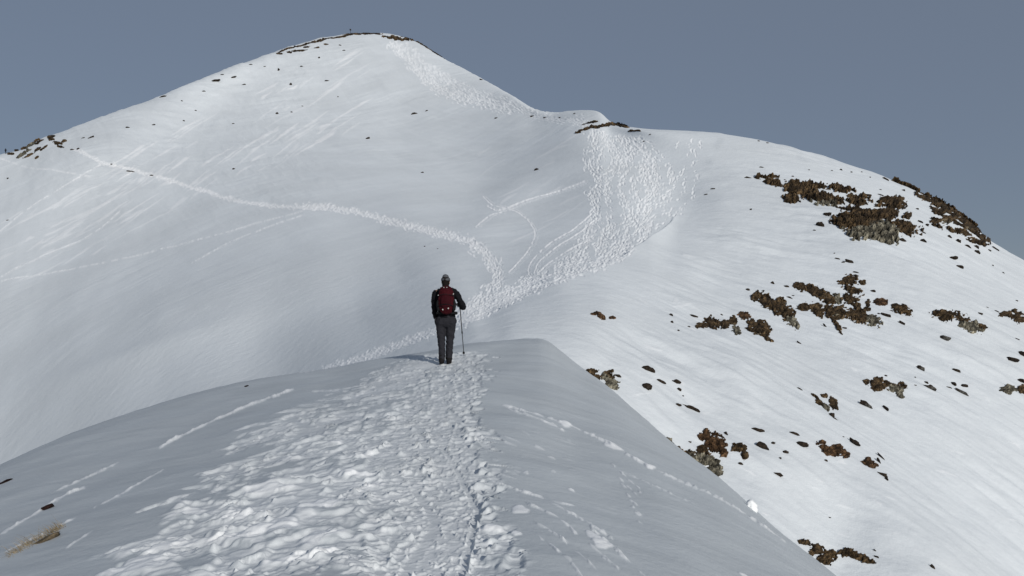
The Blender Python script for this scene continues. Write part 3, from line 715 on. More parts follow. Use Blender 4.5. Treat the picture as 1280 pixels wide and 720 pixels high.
# loose stones: (x, y, half width, half height, tilt, greyness)
ST = [(867, 395, 4.5, 2.6, 15), (935, 362, 2.8, 2, 20), (965, 353.5, 3, 2.2, -40), (983, 358, 4.6, 1.6, 5), (987, 372, 4, 1.2, 28), (958.5, 368.5, 1.9, 2, 0), (991, 369.5, 2, 1, 0), (1047, 324, 3.6, 1.3, 15), (1054, 328.5, 2.4, 1.2, 0), (1063, 328, 6, 3, 28),
    (1070, 341, 3.5, 1.7, 10), (1070, 345, 3.8, 1.6, 8), (1091, 364, 3.4, 2, 8), (1108, 394, 6.5, 3, 18), (1098, 392, 1.4, 1.5, 0), (1055, 410, 3.5, 1.6, 0), (1032, 408, 4.2, 1, 48), (999, 429, 4, 1.4, 48), (902, 393.5, 1.6, 1.4, 20), (861, 410, 2, 1.1, 0),
    (1128, 404, 5, 3, 28), (1225, 394, 3, 1.6, 5), (1270.5, 376, 1.9, 1.3, 10), (1234, 386, 2.3, .8, 15), (1246, 390.5, 3.4, 1.1, 18), (1181, 422, 7.4, 3.8, 12, .8), (1271, 424.5, 3, 1, 15), (1266, 449.5, 6.2, 3.8, 5), (1277, 443, 4, 4, 30),
    (1150, 460, 5, 3.6, 40, .8), (1194, 463, 6.4, 2.4, 10), (1107, 469.5, 2.2, 1.2, 0), (1144, 471.5, 1.1, .9, 0), (1144, 481.5, 1.8, 1, 0), (1158, 478, 2.6, 1.7, 30), (1162, 485, 7.5, 4.2, 8, .6), (1192.5, 480, 3.4, 3, 0, .3), (1205, 481.5, 4.6, 2.8, 5, .4),
    (1201, 489.5, 9.5, 3, 35, .8), (1186, 484, 3.5, .9, 15), (1276, 475.5, 5, 3, 22), (772, 470, 4, 2.2, 8), (807.5, 484, 7.5, 4.5, 0, .5), (811, 462.5, 9, 4.4, 22), (826, 477.5, 5.4, 2.6, 32), (846, 479, 5.8, 2.8, 12), (849, 486.5, 2.9, 2.3, 10), (854, 495, 1.3, 1, 0),
    (847, 509, 4.2, 1.9, 0), (864, 511, 11, 2.4, 20), (907.5, 543, 2.4, 3.6, -25), (862, 553, 2, 1.3, -10), (903, 549, 3.2, 1.7, 42), (926, 579.5, 2.8, 2.2, 15), (947.5, 540, 8, 2.6, 14), (953, 559, 11, 3.8, 32), (1000, 490, 3.6, 1.1, 32), (1039, 522, 3.6, 3.4, 0, .3),
    (1044, 527, 4, 1.1, 32), (1084, 507.5, 10, 3.2, 38, .9), (1107, 510, 2.8, 4.4, 0), (992.5, 545.5, 7, 2.2, 18), (1002, 558.5, 7, 3.5, 8), (966, 555.5, 2.5, 2, 0), (981, 567.5, 5, 2.1, 6), (975, 574.5, 1.8, 1.5, 0), (971.5, 593, 6, 2.8, 12), (1032, 579.5, 3, 1.6, 5),
    (1054, 549.5, 1.6, .8, 0), (1068.5, 557, 7.4, 4, 38), (1099, 580, 6.4, 1.7, 65), (1102, 574, 7, 1.1, 55), (1103, 598, 8, 4, 25), (1108, 605, 2, 2.8, 0), (1094, 689, 3.3, .9, 52), (1096.5, 697.5, 4.2, 1.7, 35), (1166, 711, 5, 2.2, 58), (1037, 647.5, 2.1, .9, 10),
    (935, 222, 4, 1.4, 3), (952, 209, 3, .9, 8), (1011, 212.5, 1.5, .9, 0), (1040, 213.5, 1.3, .9, 0), (1051, 212, 2, 1.6, 0), (1064, 215, 1.6, 1.2, 0), (1077, 215.5, 1.2, .9, 0), (990.5, 220.5, 1.7, 1, 0), (1087.5, 221.5, 1.2, .9, 0), (1107, 223, 4.5, 2, 40), (981, 225, 1.3, .8, 0),
    (1100.5, 237, 1.6, .9, 0), (1129, 238, 2.6, 2, 0), (1084, 245, 6, 2.3, 5), (1093.5, 258, 2.2, 1.2, 0), (1101, 244, 4, .9, 18), (1146, 261, 2.4, 1.3, 0), (938.5, 262, 1.4, 1.3, 0), (1035, 268, 5, 3.6, 10), (1025, 282.5, 5, 3.8, 20), (1018, 288, 1.8, 1.1, 0),
    (1128, 301, 4.6, 3, 12), (1154, 301, 5, 3, 0), (1155, 291.5, 2.3, 1.5, 0), (1150, 277.5, 3.1, 1.8, 12), (1158.5, 281.5, 2.4, 2.2, 10), (1043, 317, 1.1, .8, 0), (1191, 322.5, 6, 2.4, -8), (1200, 334.5, 5, 2.6, 18), (1187, 296, 3.3, 2.2, 18), (1197.5, 301, 3.5, 2.3, 25),
    (1210, 308, 4, 1.6, 35), (1220, 309, 3.6, 2.4, 12, .3), (1221, 315, 3.5, 2.4, 18), (1236.7, 313, 2.9, 1.4, 5), (1244, 311, 5.5, 1.7, 35), (1241, 332, 1.6, .9, 0), (1254, 341, 2, 1.2, 5), (882.5, 243, 2.4, 1.1, -5), (891, 236, 3, 1.4, 0), (948, 176, 1.6, .9, 0), (959, 178.5, 1.7, 1, 0),
    (839, 394.5, 2.6, 2.6, 30), (840, 403, 2.2, 2.2, 30), (848, 414.5, 1.6, 1.4, 30), (670.7, 213, 3, 2.2, -30), (528, 215.5, 2, 1.4, -10), (459.5, 173, 2.9, 1.6, -25), (518, 142, 4, 1.5, -15), (533, 138.5, 2.4, 1, -20), (620, 147.5, 2.4, 1.4, 0), (531, 308, 1.3, .9, 0), (547, 311, 1.1, .7, 0),
    (159.7, 159.3, 2.3, 1.5, 0), (204, 120.5, 4, 1.3, -15), (227.5, 126, 1.5, .9, 0), (191, 156, 3, 1, -25), (229.5, 151, 2, .9, -10), (244.5, 138, 1.3, .9, 0), (254, 114, 3, 1, -8), (291.7, 154.5, 2, 1.1, -5), (292, 211, 1.9, 1.5, 0), (346.5, 142, 1.7, 1.9, 0), (365, 140, 1.3, 1, 0), (378, 132.5, 1.2, .8, 0),
    (363.6, 105.3, 2, 1.8, 0), (377, 83, 2, 1, 0), (348.6, 87, 1.3, 2.1, 0), (408.7, 101, 3, .9, 0), (422.5, 121, 1.2, .8, 0), (399, 72, 1.5, 1.4, 0), (305, 105.7, 3, .9, -15), (268, 101, 7, 1.2, -12), (278, 93, 3, .9, -15), (291, 96.5, 4, 1.1, -20), (313, 80, 2.5, .9, -12), (331, 83, 2, .8, -5), (10, 223, 1, 1.4, 0),
    (10, 275, 2, .8, -10), (103.6, 172.7, 2.5, .9, -20), (114, 172, 3.6, 1.1, -25), (91, 187, 3, 1.1, 0), (98, 186.3, 2, 1.3, 0), (140, 205, 2, .8, 15), (162.5, 214, 5, .9, 8), (191, 219, 4, .8, 5), (805, 176.7, 2, .9, 0), (812.5, 168, 1.6, .9, 0), (718.4, 144.3, 2, .8, 0), (700, 147, 2.6, .8, 0),
    (682, 146.8, 3.2, .8, 0), (666, 145, 4, .8, -3), (425, 56.5, 2, .9, 0), (430, 63, 2, .9, -10), (602, 99.5, 3, 1.0, 25)]
ico_cache = {}
def ico(sub):
    if sub not in ico_cache:
        import bmesh
        bm = bmesh.new(); bmesh.ops.create_icosphere(bm, subdivisions=sub, radius=1.0)
        ico_cache[sub] = (np.array([v.co[:] for v in bm.verts]), np.array([[v.index for v in f.verts] for f in bm.faces])); bm.free()
    return ico_cache[sub]

WORD = {}
def stone_label(px, py, a, b, t, g):
    sz = 'tiny' if a*b < 2.6 else ('small' if a*b < 9 else 'larger')
    col_ = 'grey' if g > .5 else 'dark'
    el = a/b
    sh = 'upright' if abs(t) > 50 or el < .95 else ('long thin' if el > 3 else ('flat' if el > 2 else ('slanting' if abs(t) > 22 else 'rounded')))
    best = None
    for ox, oy, nm, hw, hh in OUT:
        dx = (px-ox)/1.0; dy = (py-oy)
        ex = max(abs(dx)-hw, 0); ey = max(abs(dy)-hh, 0); d = math.hypot(ex, ey)
        if best is None or d < best[0]: best = (d, dx, dy, ex, ey, nm)
    d, dx, dy, ex, ey, nm = best
    v = ('above' if dy < 0 else 'below'); h = ('left of' if dx < 0 else 'right of')
    if ex > .5*ey and ey > .5*ex: v = ('up' if dy < 0 else 'down')
    rel = (v+' '+h) if ex > .5*ey and ey > .5*ex else (v if ey >= ex else h)
    dist = ('just' if d < 9 else ('a little' if d < 28 else ('well' if d < 70 else 'far')))
    return f'{sz} {sh} {col_} stone {dist} {rel} {nm}'

lab = [stone_label(e[0], e[1], e[2], e[3], e[4], e[5] if len(e) > 5 else 0) for e in ST]
from collections import Counter
def refine(labels):
    out = list(labels)
    num = ['', 'one', 'two', 'three', 'four', 'five', 'six', 'seven', 'eight', 'nine']
    o_ = ['', 'second', 'third', 'fourth', 'fifth', 'sixth', 'seventh', 'eighth']
    for L_, k in Counter(labels).items():
        if k < 2 or k > 9: continue
        ids = [i for i, l in enumerate(labels) if l == L_]
        xs = [ST[i][0] for i in ids]; ys = [ST[i][1] for i in ids]
        hor = k > 3 or max(xs)-min(xs) > max(ys)-min(ys)
        ids.sort(key=lambda i: ST[i][0 if hor else 1])
        for n_, i in enumerate(ids):
            if n_ == 0: w = 'leftmost' if hor else 'upper'
            elif n_ == k-1: w = 'rightmost' if hor else 'lower'
            elif k == 3: w = 'middle'
            else: w = o_[n_]+' from left'
            out[i] = f'{w} of {num[k]}: '+L_
    return out
lab = refine(lab)
for L_, f_ in ((' a little', ''),):
    lab = [l.replace(L_, f_) if len(l.split()) > 16 else l for l in lab]
cnt = Counter(lab)

for i, e in enumerate(ST):
    px, py, a, b, t = e[:5]; g = e[5] if len(e) > 5 else 0
    v0, f0 = ico(3 if a > 3 else 2)
    P0 = surf_grid(np.array([[px]]), np.array([[min(py+b*.25, 9999)]]))[0, 0]
    k = P0[1]/F
    r = random.Random(i*13+5)
    v = v0.copy()
    s1 = r.uniform(0, 50)
    n_ = fbm(v[:, 0]*1.3+s1, v[:, 1]*1.3+v[:, 2]*1.7, 3, i % 50)
    v = v*(1+.38*n_)[:, None]
    for q_ in range(7):                 # broken flat faces
        d_ = np.array([r.gauss(0, 1), r.gauss(0, 1), r.gauss(0, 1)]); d_ /= np.linalg.norm(d_)
        lim = r.uniform(.55, .85); pr = v@d_; v = v-np.clip(pr-lim, 0, None)[:, None]*d_
    v = v*np.array([a*1.12*k, max(b*1.5, a*.55)*k, b*1.15*k])
    ta = -math.radians(t); R_ = np.array([[math.cos(ta), 0, -math.sin(ta)], [0, 1, 0], [math.sin(ta), 0, math.cos(ta)]])
    v = v@R_.T
    o = mesh_obj('stone', v, f0, M_stone, smooth=False); o.location = Vector(P0)
    attr(o, 'grey', np.full(len(v), -.2+g*.6+.25*(r.random())))
    tag(o, lab[i], 'stone', 'loose stones on the snow')
# ------------------------------------------------------------------ figures
def box_v(cx, cy, cz, hx, hy, hz):
    v = [(cx+sx*hx, cy+sy*hy, cz+sz*hz) for sz in (-1, 1) for sy in (-1, 1) for sx in (-1, 1)]
    f = [(0, 2, 3, 1), (4, 5, 7, 6), (0, 1, 5, 4), (2, 6, 7, 3), (0, 4, 6, 2), (1, 3, 7, 5)]
    return v, f

def ring_tube(path, seg=14):
    """closed tube through (x, y, z, rx[, ry]) with rounded ends; returns verts, quads"""
    P = [Vector(p[:3]) for p in path]; R = [(p[3], p[4] if len(p) > 4 else p[3]) for p in path]
    T0 = (P[1]-P[0]).normalized(); T1 = (P[-1]-P[-2]).normalized()
    rows = []
    def frame(t):
        ref = Vector((1, 0, 0)) if abs(t.x) < .9 else Vector((0, 1, 0))
        b_ = t.cross(ref).normalized(); a_ = b_.cross(t).normalized(); return a_, b_
    for ang in (80, 55, 28): 
        a = math.radians(ang); rows.append((P[0]-T0*min(R[0])*math.sin(a), (R[0][0]*math.cos(a), R[0][1]*math.cos(a)), T0))
    for i in range(len(P)):
        t = (P[min(i+1, len(P)-1)]-P[max(i-1, 0)]).normalized(); rows.append((P[i], R[i], t))
    for ang in (28, 55, 80):
        a = math.radians(ang); rows.append((P[-1]+T1*min(R[-1])*math.sin(a), (R[-1][0]*math.cos(a), R[-1][1]*math.cos(a)), T1))
    V = []; Fc = []
    for c, (rx, ry), t in rows:
        a_, b_ = frame(t)
        for s in range(seg):
            th = 2*math.pi*s/seg; V.append(tuple(c+a_*math.cos(th)*rx+b_*math.sin(th)*ry))
    n = len(rows)
    for i in range(n-1):
        for s in range(seg):
            Fc.append((i*seg+s, i*seg+(s+1) % seg, (i+1)*seg+(s+1) % seg, (i+1)*seg+s))
    h = seg//2
    for base, flip in ((0, False), ((n-1)*seg, True)):
        for s in range(h-1):
            q_ = (base+s, base+seg-1-s if s else base+seg-1, base+(seg-2-s), base+s+1)
            q_ = (base+s, base+s+1, base+seg-2-s, base+seg-1-s)
            Fc.append(q_ if flip else q_[::-1])
    return V, Fc

def dense(path, n=4):
    out = []
    m = max(len(p) for p in path); path = [tuple(p)+(p[3],)*(5-len(p)) if len(p) < 5 else p for p in path]
    t = np.arange(len(path)); tt = np.linspace(0, len(path)-1, (len(path)-1)*n+1)
    cols_ = [pchip(t, [p[k] for p in path], tt) if len(path) > 2 else np.interp(tt, t, [p[k] for p in path]) for k in range(5)]
    return [tuple(c[i] for c in cols_) for i in range(len(tt))]

def limb_body(chains, name, mat, voxel=.012, parent=None, extra=(), smooth_it=3, folds=0.0, fs=9.0, seed=0):
    V = []; Fc = []
    for ch in chains:
        v, f = ring_tube(dense(ch)); n0 = len(V); V += v; Fc += [tuple(i+n0 for i in q_) for q_ in f]
    for c, r3 in extra:
        v0, f0 = ico(3); n0 = len(V); V += [tuple(x) for x in v0*np.array(r3)+np.array(c)]; Fc += [tuple(int(i)+n0 for i in q_) for q_ in f0]
    me = bpy.data.meshes.new(name+'_src'); me.from_pydata(V, [], Fc); me.update()
    o = bpy.data.objects.new(name+'_src', me); COL.objects.link(o)
    m = o.modifiers.new('r', 'REMESH'); m.mode = 'VOXEL'; m.voxel_size = voxel; m.use_smooth_shade = True
    m = o.modifiers.new('s', 'SMOOTH'); m.factor = .5; m.iterations = smooth_it
    dg = bpy.context.evaluated_depsgraph_get(); dg.update()
    me2 = bpy.data.meshes.new_from_object(o.evaluated_get(dg)); bpy.data.objects.remove(o)
    me2.name = name
    if folds:
        n = len(me2.vertices); co_ = np.zeros(n*3, np.float32); me2.vertices.foreach_get('co', co_); co_ = co_.reshape(-1, 3).astype(float)
        no = np.zeros(n*3, np.float32); me2.vertices.foreach_get('normal', no); no = no.reshape(-1, 3)
        d_ = fbm(co_[:, 0]*fs+co_[:, 2]*fs*.5, co_[:, 2]*fs*1.6+co_[:, 1]*fs, 3, seed)*folds
        me2.vertices.foreach_set('co', (co_+no*d_[:, None]).astype(np.float32).ravel())
    me2.materials.clear(); me2.materials.append(mat)
    me2.polygons.foreach_set('use_smooth', np.ones(len(me2.polygons), bool)); me2.update()
    out = bpy.data.objects.new(name, me2); COL.objects.link(out)
    if parent: out.parent = parent
    return out

def cloth_mat(name, col_, scale=40, noise=.35, rough=.85, spec=.15):
    m, nt, b = new_mat(name)
    n = N(nt, 'ShaderNodeTexNoise', Scale=scale, Detail=5.0); tc = N(nt, 'ShaderNodeTexCoord'); nt.links.new(tc.outputs['Object'], n.inputs['Vector'])
    r = N(nt, 'ShaderNodeValToRGB')
    r.color_ramp.elements[0].color = (*[c*(1-noise) for c in col_], 1); r.color_ramp.elements[1].color = (*[c*(1+noise) for c in col_], 1)
    nt.links.new(n.outputs['Fac'], r.inputs['Fac']); nt.links.new(r.outputs['Color'], b.inputs['Base Color'])
    b.inputs['Roughness'].default_value = rough; b.inputs['Specular IOR Level'].default_value = spec
    return m
C_jacket = cloth_mat('black_jacket', (.006, .006, .008)); C_trou = cloth_mat('dark_grey_trousers', (.022, .022, .027)); C_red = cloth_mat('red_pack_fabric', (.042, .003, .006), 30, .3)
C_dred = cloth_mat('dark_red_pack_fabric', (.03, .002, .005), 30, .3); C_blk = cloth_mat('black_webbing', (.010, .010, .011)); C_cap = cloth_mat('grey_knit', (.085, .09, .10), 60)
C_hair = cloth_mat('dark_hair', (.010, .007, .006)); C_skin = cloth_mat('skin', (.42, .24, .17), 20, .08, .55, .4); C_boot = cloth_mat('boot_leather', (.010, .009, .009), 20)
C_pale = cloth_mat('pale_plastic', (.45, .45, .43), 20, .1, .5); C_alu = cloth_mat('dark_aluminium', (.03, .03, .034), 10, .1, .4, .5); C_eye = cloth_mat('eye', (.05, .04, .035), 10, .1, .3, .5)

foot = near.pt(557, 454.5)
hik = empty('person', foot)
tag(hik, 'hiker in black jacket and grey trousers, seen from behind on the near ridge', 'person')
# --- body: head, trunk, arms, hands with fingers, legs
def hand(wrist, fwd, side, nrm, curl, g=0.0):
    """chains for a palm and five fingers; fwd along the hand, side towards the thumb, nrm out of the back of the hand"""
    w_, f_, s_, n_ = Vector(wrist), Vector(fwd).normalized(), Vector(side).normalized(), Vector(nrm).normalized()
    ch = []
    for o_ in (-.028, -.009, .010, .028):
        ch.append([(*(w_+s_*o_*.6), .015), (*(w_+f_*.045+s_*o_*.9), .0145), (*(w_+f_*.085+s_*o_), .0115)])
    for o_, L_ in zip((-.030, -.010, .011, .031), (.060, .074, .082, .073)):
        p0 = w_+f_*.085+s_*o_; pts_ = [p0-f_*.01]; d_ = f_.copy(); r_ = [.0098]; pp = p0
        for j, fr in enumerate((.45, .32, .23)):
            d_ = (d_*math.cos(curl[j])-n_*math.sin(curl[j])).normalized()
            nn = (n_*math.cos(curl[j])+f_*math.sin(curl[j])); 
            pp = pp+d_*L_*fr*1.1; pts_.append(pp); r_.append(.0092-.0008*j)
        ch.append([(*p_, q_) for p_, q_ in zip(pts_, r_)])
    t0 = w_+f_*.025+s_*.022; t1 = t0+(f_*.6+s_*.7-n_*.25).normalized()*.036; t2 = t1+(f_*.85+s_*.15-n_*.4).normalized()*.032; t3 = t2+(f_*.8-s_*.15-n_*.55).normalized()*.024
    ch.append([(*t0, .0125), (*t1, .0115), (*t2, .0105), (*t3, .0095)])
    ch = [[(*q_[:3], q_[3]+g) for q_ in c_] for c_ in ch]
    return ch
Lw = (-.205, .02, .92); Rw = (.285, .27, 1.165)
LS, RS = (-.185, 0, 1.44), (.185, 0, 1.44)
LE, RE = (-.235, -.02, 1.17), (.355, .06, 1.16)
body = [
    [(-.075, -.03, .07, .045), (-.078, -.03, .28, .045), (-.086, 0, .47, .048), (-.095, .01, .70, .068), (-.085, 0, .86, .085)],
    [(.065, .05, .07, .045), (.070, .07, .28, .045), (.084, .06, .47, .048), (.10, .03, .70, .068), (.09, 0, .86, .085)],
    [(0, 0, .90, .155, .11), (0, 0, 1.02, .145, .105), (0, 0, 1.15, .14, .10), (0, 0, 1.32, .165, .11), (0, 0, 1.43, .155, .09), (0, .01, 1.49, .07, .06)],
    [(0, .01, 1.47, .06), (0, .02, 1.56, .055), (0, .03, 1.60, .055)],
    [(0, 0, 1.40, .09), (*LS, .062), (*[(a+b)/2 for a, b in zip(LS, LE)], .05), (*LE, .042), (*[(a+b)/2 for a, b in zip(LE, Lw)], .038), (*Lw, .026)],
    [(0, 0, 1.40, .09), (*RS, .062), (*[(a+b)/2 for a, b in zip(RS, RE)], .05), (*RE, .042), (*[(a+b)/2 for a, b in zip(RE, Rw)], .038), (*Rw, .026)],
    [(-.085, -.02, .05, .04), (-.09, .10, .035, .035), (-.095, .15, .03, .028)], [(.065, .05, .05, .04), (.075, .15, .035, .035), (.08, .2, .03, .028)]]
body += hand(Lw, (0.02, .12, -1), (.2, 1, .1), (-1, .2, 0), (.25, .35, .3))
gp = Vector((.27, .33, 1.20))
body += hand(Rw, Vector((-.1, .9, .35)), (-.25, .1, 1), (1, .15, .2), (.75, 1.35, 2.1))
extra = [((0, .03, 1.66), (.074, .092, .105)), ((0, .065, 1.60), (.055, .055, .045)), ((0, .128, 1.645), (.013, .020, .022)), ((-.076, .02, 1.65), (.012, .020, .030)), ((.076, .02, 1.65), (.012, .020, .030)),
         ((0, .108, 1.603), (.026, .012, .008)), ((0, .10, 1.57), (.026, .022, .018))]
bd = limb_body(body, 'body', C_skin, .0065, hik, extra, smooth_it=2)
for sx in (-1, 1):
    v0, f0 = ico(2); o = mesh_obj('eye', v0*.011+np.array([sx*.03, .112, 1.665]), f0, C_eye, hik)
# --- clothes
trou = limb_body([[(-.072, -.03, .10, .066, .072), (-.078, -.03, .30, .073), (-.086, .0, .48, .080), (-.095, .01, .72, .100), (-.085, -.01, .86, .125)],
    [(.060, .07, .10, .066, .072), (.070, .07, .30, .073), (.084, .06, .48, .080), (.100, .03, .72, .100), (.10, -.01, .86, .125)],
    [(.01, -.01, .84, .165, .13), (.012, 0, .93, .175, .13), (.012, 0, .99, .168, .12)]], 'trousers', C_trou, .009, hik, folds=.014, fs=7, seed=3)
jk = limb_body([[(.02, 0, .95, .180, .135), (.015, 0, 1.05, .170, .13), (.005, 0, 1.2, .175, .13), (0, 0, 1.34, .195, .135), (0, 0, 1.42, .19, .115), (0, .01, 1.49, .10, .085)],
    [(0, 0, 1.42, .10), (LS[0]-.005, 0, 1.435, .077), (-.222, -.01, 1.30, .066), (LE[0]+.01, LE[1], LE[2], .060), (-.225, 0, 1.05, .054), (Lw[0], Lw[1], Lw[2]+.01, .044)],
    [(0, 0, 1.42, .10), (RS[0]+.005, 0, 1.435, .077), (.278, .01, 1.30, .066), (*RE, .062), (.325, .15, 1.155, .054), (Rw[0], Rw[1]-.01, Rw[2], .044)],
    [(0, .01, 1.47, .085), (0, .015, 1.53, .072), (0, .02, 1.56, .068)]], 'jacket', C_jacket, .009, hik, folds=.012, fs=8, seed=6)
C_glove = cloth_mat('dark_grey_glove', (.03, .03, .035), 50)
for w_, h_ in ((Lw, hand(Lw, (0.02, .12, -1), (.2, 1, .1), (-1, .2, 0), (.25, .35, .3), .0035)), (Rw, hand(Rw, Vector((-.1, .9, .35)), (-.25, .1, 1), (1, .15, .2), (.75, 1.35, 2.1), .0035))):
    limb_body(h_, 'glove', C_glove, .005, hik, smooth_it=1)
hair = limb_body([[(0, .005, 1.70, .085), (0, -.012, 1.62, .078), (0, -.03, 1.54, .066), (0, -.05, 1.48, .045)]], 'hair', C_hair, .008, hik, [((0, .005, 1.69), (.086, .09, .085))], folds=.006, fs=16)
cap = limb_body([[(0, .02, 1.705, .096, .108), (0, .018, 1.73, .090, .100), (0, .016, 1.75, .07, .078)]], 'cap', C_cap, .008, hik, folds=.003)
bnd = limb_body([[(0, .02, 1.700, .101, .113), (0, .02, 1.715, .101, .113)]], 'band', C_blk, .008, cap) if False else None
for sx, fy in ((-.078, -.03), (.064, .06)):
    b_ = limb_body([[(sx, -.035, .055, .055, .05), (sx, .06, .05, .052, .045), (sx*1.08, .15, .042, .046, .036), (sx*1.1, .19, .038, .036, .03)], [(sx, -.02, .05, .055), (sx, -.01, .14, .058), (sx, -.005, .20, .056)]], 'boot', C_boot, .008, hik)
    sv, sf = ring_tube([(sx, -.075, .012, .046, .014), (sx, .04, .012, .052, .014), (sx*1.1, .19, .012, .042, .014)]); s_o = mesh_obj('sole', sv, sf, C_blk, b_); b_.location.y = fy

# --- rucksack (rests on the back)
pk = empty('backpack', foot+Vector((.03, -.14, 1.03)))
tag(pk, 'red hiking backpack with pale buckles worn on the back of the hiker', 'backpack')
limb_body([[(0, -.09, .05, .125, .085), (0, -.11, .14, .155, .105), (0, -.11, .28, .160, .105), (0, -.10, .40, .150, .095), (0, -.085, .47, .12, .075)]], 'pack_body', C_red, .008, pk, folds=.010, fs=10, seed=11)
limb_body([[(-.08, -.10, .475, .05, .045), (0, -.105, .495, .055, .05), (.08, -.10, .475, .05, .045)]], 'lid', C_dred, .007, pk, folds=.006, seed=13)
fp = limb_body([[(0, -.205, .14, .10, .035), (0, -.215, .24, .105, .04), (0, -.205, .33, .09, .03)]], 'front_pocket', C_dred, .007, pk, folds=.006, seed=12)
for sx in (-1, 1):
    limb_body([[(sx*.155, -.09, .07, .035, .055), (sx*.165, -.09, .15, .035, .06), (sx*.16, -.09, .23, .03, .05)]], 'side_pocket', C_blk, .007, pk, folds=.004)
    st_ = limb_body([[(sx*.10, .02, .46, .03, .012), (sx*.105, .12, .50, .03, .012), (sx*.11, .26, .44, .03, .012), (sx*.12, .29, .28, .03, .012), (sx*.15, .20, .10, .022, .01), (sx*.16, .02, .06, .02, .01)]], 'shoulder_strap', C_blk, .007, pk)
    for (bx, by, bz, s_) in [(sx*.150, -.165, .36+sx*.015, .009), (sx*.055, -.245, .075+sx*.012, .010), (sx*.03-.01, -.165, .505, .007)]:
        v, f = box_v(0, 0, 0, s_, s_*.55, s_*1.3); o = mesh_obj('buckle', v, f, C_pale, pk, False); o.location = (bx, by, bz); o.rotation_euler = (0, sx*.4, 0)
limb_body([[(-.19, -.02, .0, .02, .03), (0, -.03, .0, .03, .035), (.19, -.02, .0, .02, .03)], [(-.19, -.02, .0, .02, .03), (-.2, .14, -.01, .012, .03), (-.10, .28, -.01, .012, .03), (0, .30, -.01, .012, .03), (.10, .28, -.01, .012, .03), (.2, .14, -.01, .012, .03), (.19, -.02, .0, .02, .03)]], 'hip_belt', C_blk, .008, pk)
for z_ in (.13, .33):
    limb_body([[(-.165, -.17, z_, .007), (-.08, -.235, z_+.03, .007), (0, -.262, z_+.04, .007), (.08, -.235, z_+.03, .007), (.165, -.17, z_, .007)]], 'compression_strap', C_blk, .005, pk, smooth_it=0)

# --- trekking pole, tip in the snow ahead of the hiker
tip = near.pt(580, 443.8)-Vector((0, 0, .015)); tipL = tip-foot
top = Vector((.262, .335, 1.26))
po = empty('trekking_pole', tip); tag(po, 'thin black trekking pole held by the hiker in the right hand', 'trekking pole')
ax = (foot+top)-tip; Lp = ax.length; u_ = ax.normalized()
def pol(a, b, r0, r1, name, mat, par=po):
    v, f = ring_tube([(*(u_*Lp*a), r0), (*(u_*Lp*(a+b)/2), (r0+r1)/2), (*(u_*Lp*b), r1)], 12); return mesh_obj(name, v, f, mat, par)
pol(.03, .45, .0085, .0085, 'lower_shaft', C_alu); pol(.43, .90, .0105, .0105, 'upper_shaft', C_alu); pol(.425, .455, .014, .014, 'clamp', C_blk)
pol(.0, .04, .004, .008, 'tip', C_alu); pol(.88, 1.0, .017, .016, 'grip', C_blk); pol(.985, 1.01, .022, .02, 'knob', C_blk); pol(.055, .062, .026, .024, 'basket', C_blk)
v, f = ring_tube(dense([(*(u_*Lp*.99), .006), (*(u_*Lp*.98+Vector((.045, -.03, .0))), .006), (*(u_*Lp*.92+Vector((.05, -.05, -.01))), .006), (*(u_*Lp*.9+Vector((.01, -.015, 0))), .006)]), 8); mesh_obj('wrist_strap', v, f, C_blk, po)
# ------------------------------------------------------------------ summit post, far hiker, grass, snow lump
def simple_mat(name, col_, rough=.8, noise=0.0, scale=8.0):
    m, nt, b = new_mat(name)
    n = N(nt, 'ShaderNodeTexNoise', Scale=scale, Detail=4.0); tc = N(nt, 'ShaderNodeTexCoord'); nt.links.new(tc.outputs['Object'], n.inputs['Vector'])
    r = N(nt, 'ShaderNodeValToRGB')
    r.color_ramp.elements[0].color = (*[c*(1-noise) for c in col_], 1); r.color_ramp.elements[1].color = (*[min(c*(1+noise), 1) for c in col_], 1)
    r.color_ramp.elements[0].position = .35; r.color_ramp.elements[1].position = .65
    nt.links.new(n.outputs['Fac'], r.inputs['Fac']); nt.links.new(r.outputs['Color'], b.inputs['Base Color'])
    b.inputs['Roughness'].default_value = rough; b.inputs['Specular IOR Level'].default_value = .2
    return m

M_wood = simple_mat('weathered_wood', (.035, .03, .026), noise=.3)
p = far.pt(438, float(far.S(438))+1)
r_ = empty('summit_post', p)
tag(r_, 'small dark post with a box on top standing on the highest point', 'post')
v, f = box_v(0, 0, .9, .09, .09, 1.25); mesh_obj('post', v, f, M_wood, r_, False)
v, f = box_v(0, 0, 2.45, .36, .22, .30); mesh_obj('box', v, f, M_wood, r_, False)
v, f = box_v(0, 0, 2.79, .42, .28, .04); mesh_obj('roof', v, f, M_wood, r_, False)

hp = far.pt(7, float(far.S(7))+1.2)
M_dark = simple_mat('dark_outdoor_clothes', (.012, .013, .018), noise=.3)
fb = limb_body([[(-.1, 0, .03, .07), (-.1, 0, .45, .075), (-.09, 0, .88, .1), (0, 0, 1.0, .16)], [(.12, .25, .03, .07), (.11, .12, .47, .075), (.09, 0, .88, .1), (0, 0, 1.0, .16)],
    [(0, 0, 1.0, .16), (0, 0, 1.2, .17), (0, 0, 1.42, .18), (0, 0, 1.56, .07), (0, 0, 1.62, .1), (0, 0, 1.72, .11)], [(0, 0, 1.42, .16), (-.22, 0, 1.4, .08), (-.28, .05, 1.12, .06), (-.25, .12, .88, .05)], [(0, 0, 1.42, .16), (.22, 0, 1.4, .08), (.3, .08, 1.14, .06), (.26, .25, .98, .05)]], 'person', M_dark, .03)
fb.location = hp; tag(fb, 'tiny distant hiker in dark clothes standing on the skyline at the far left', 'person')

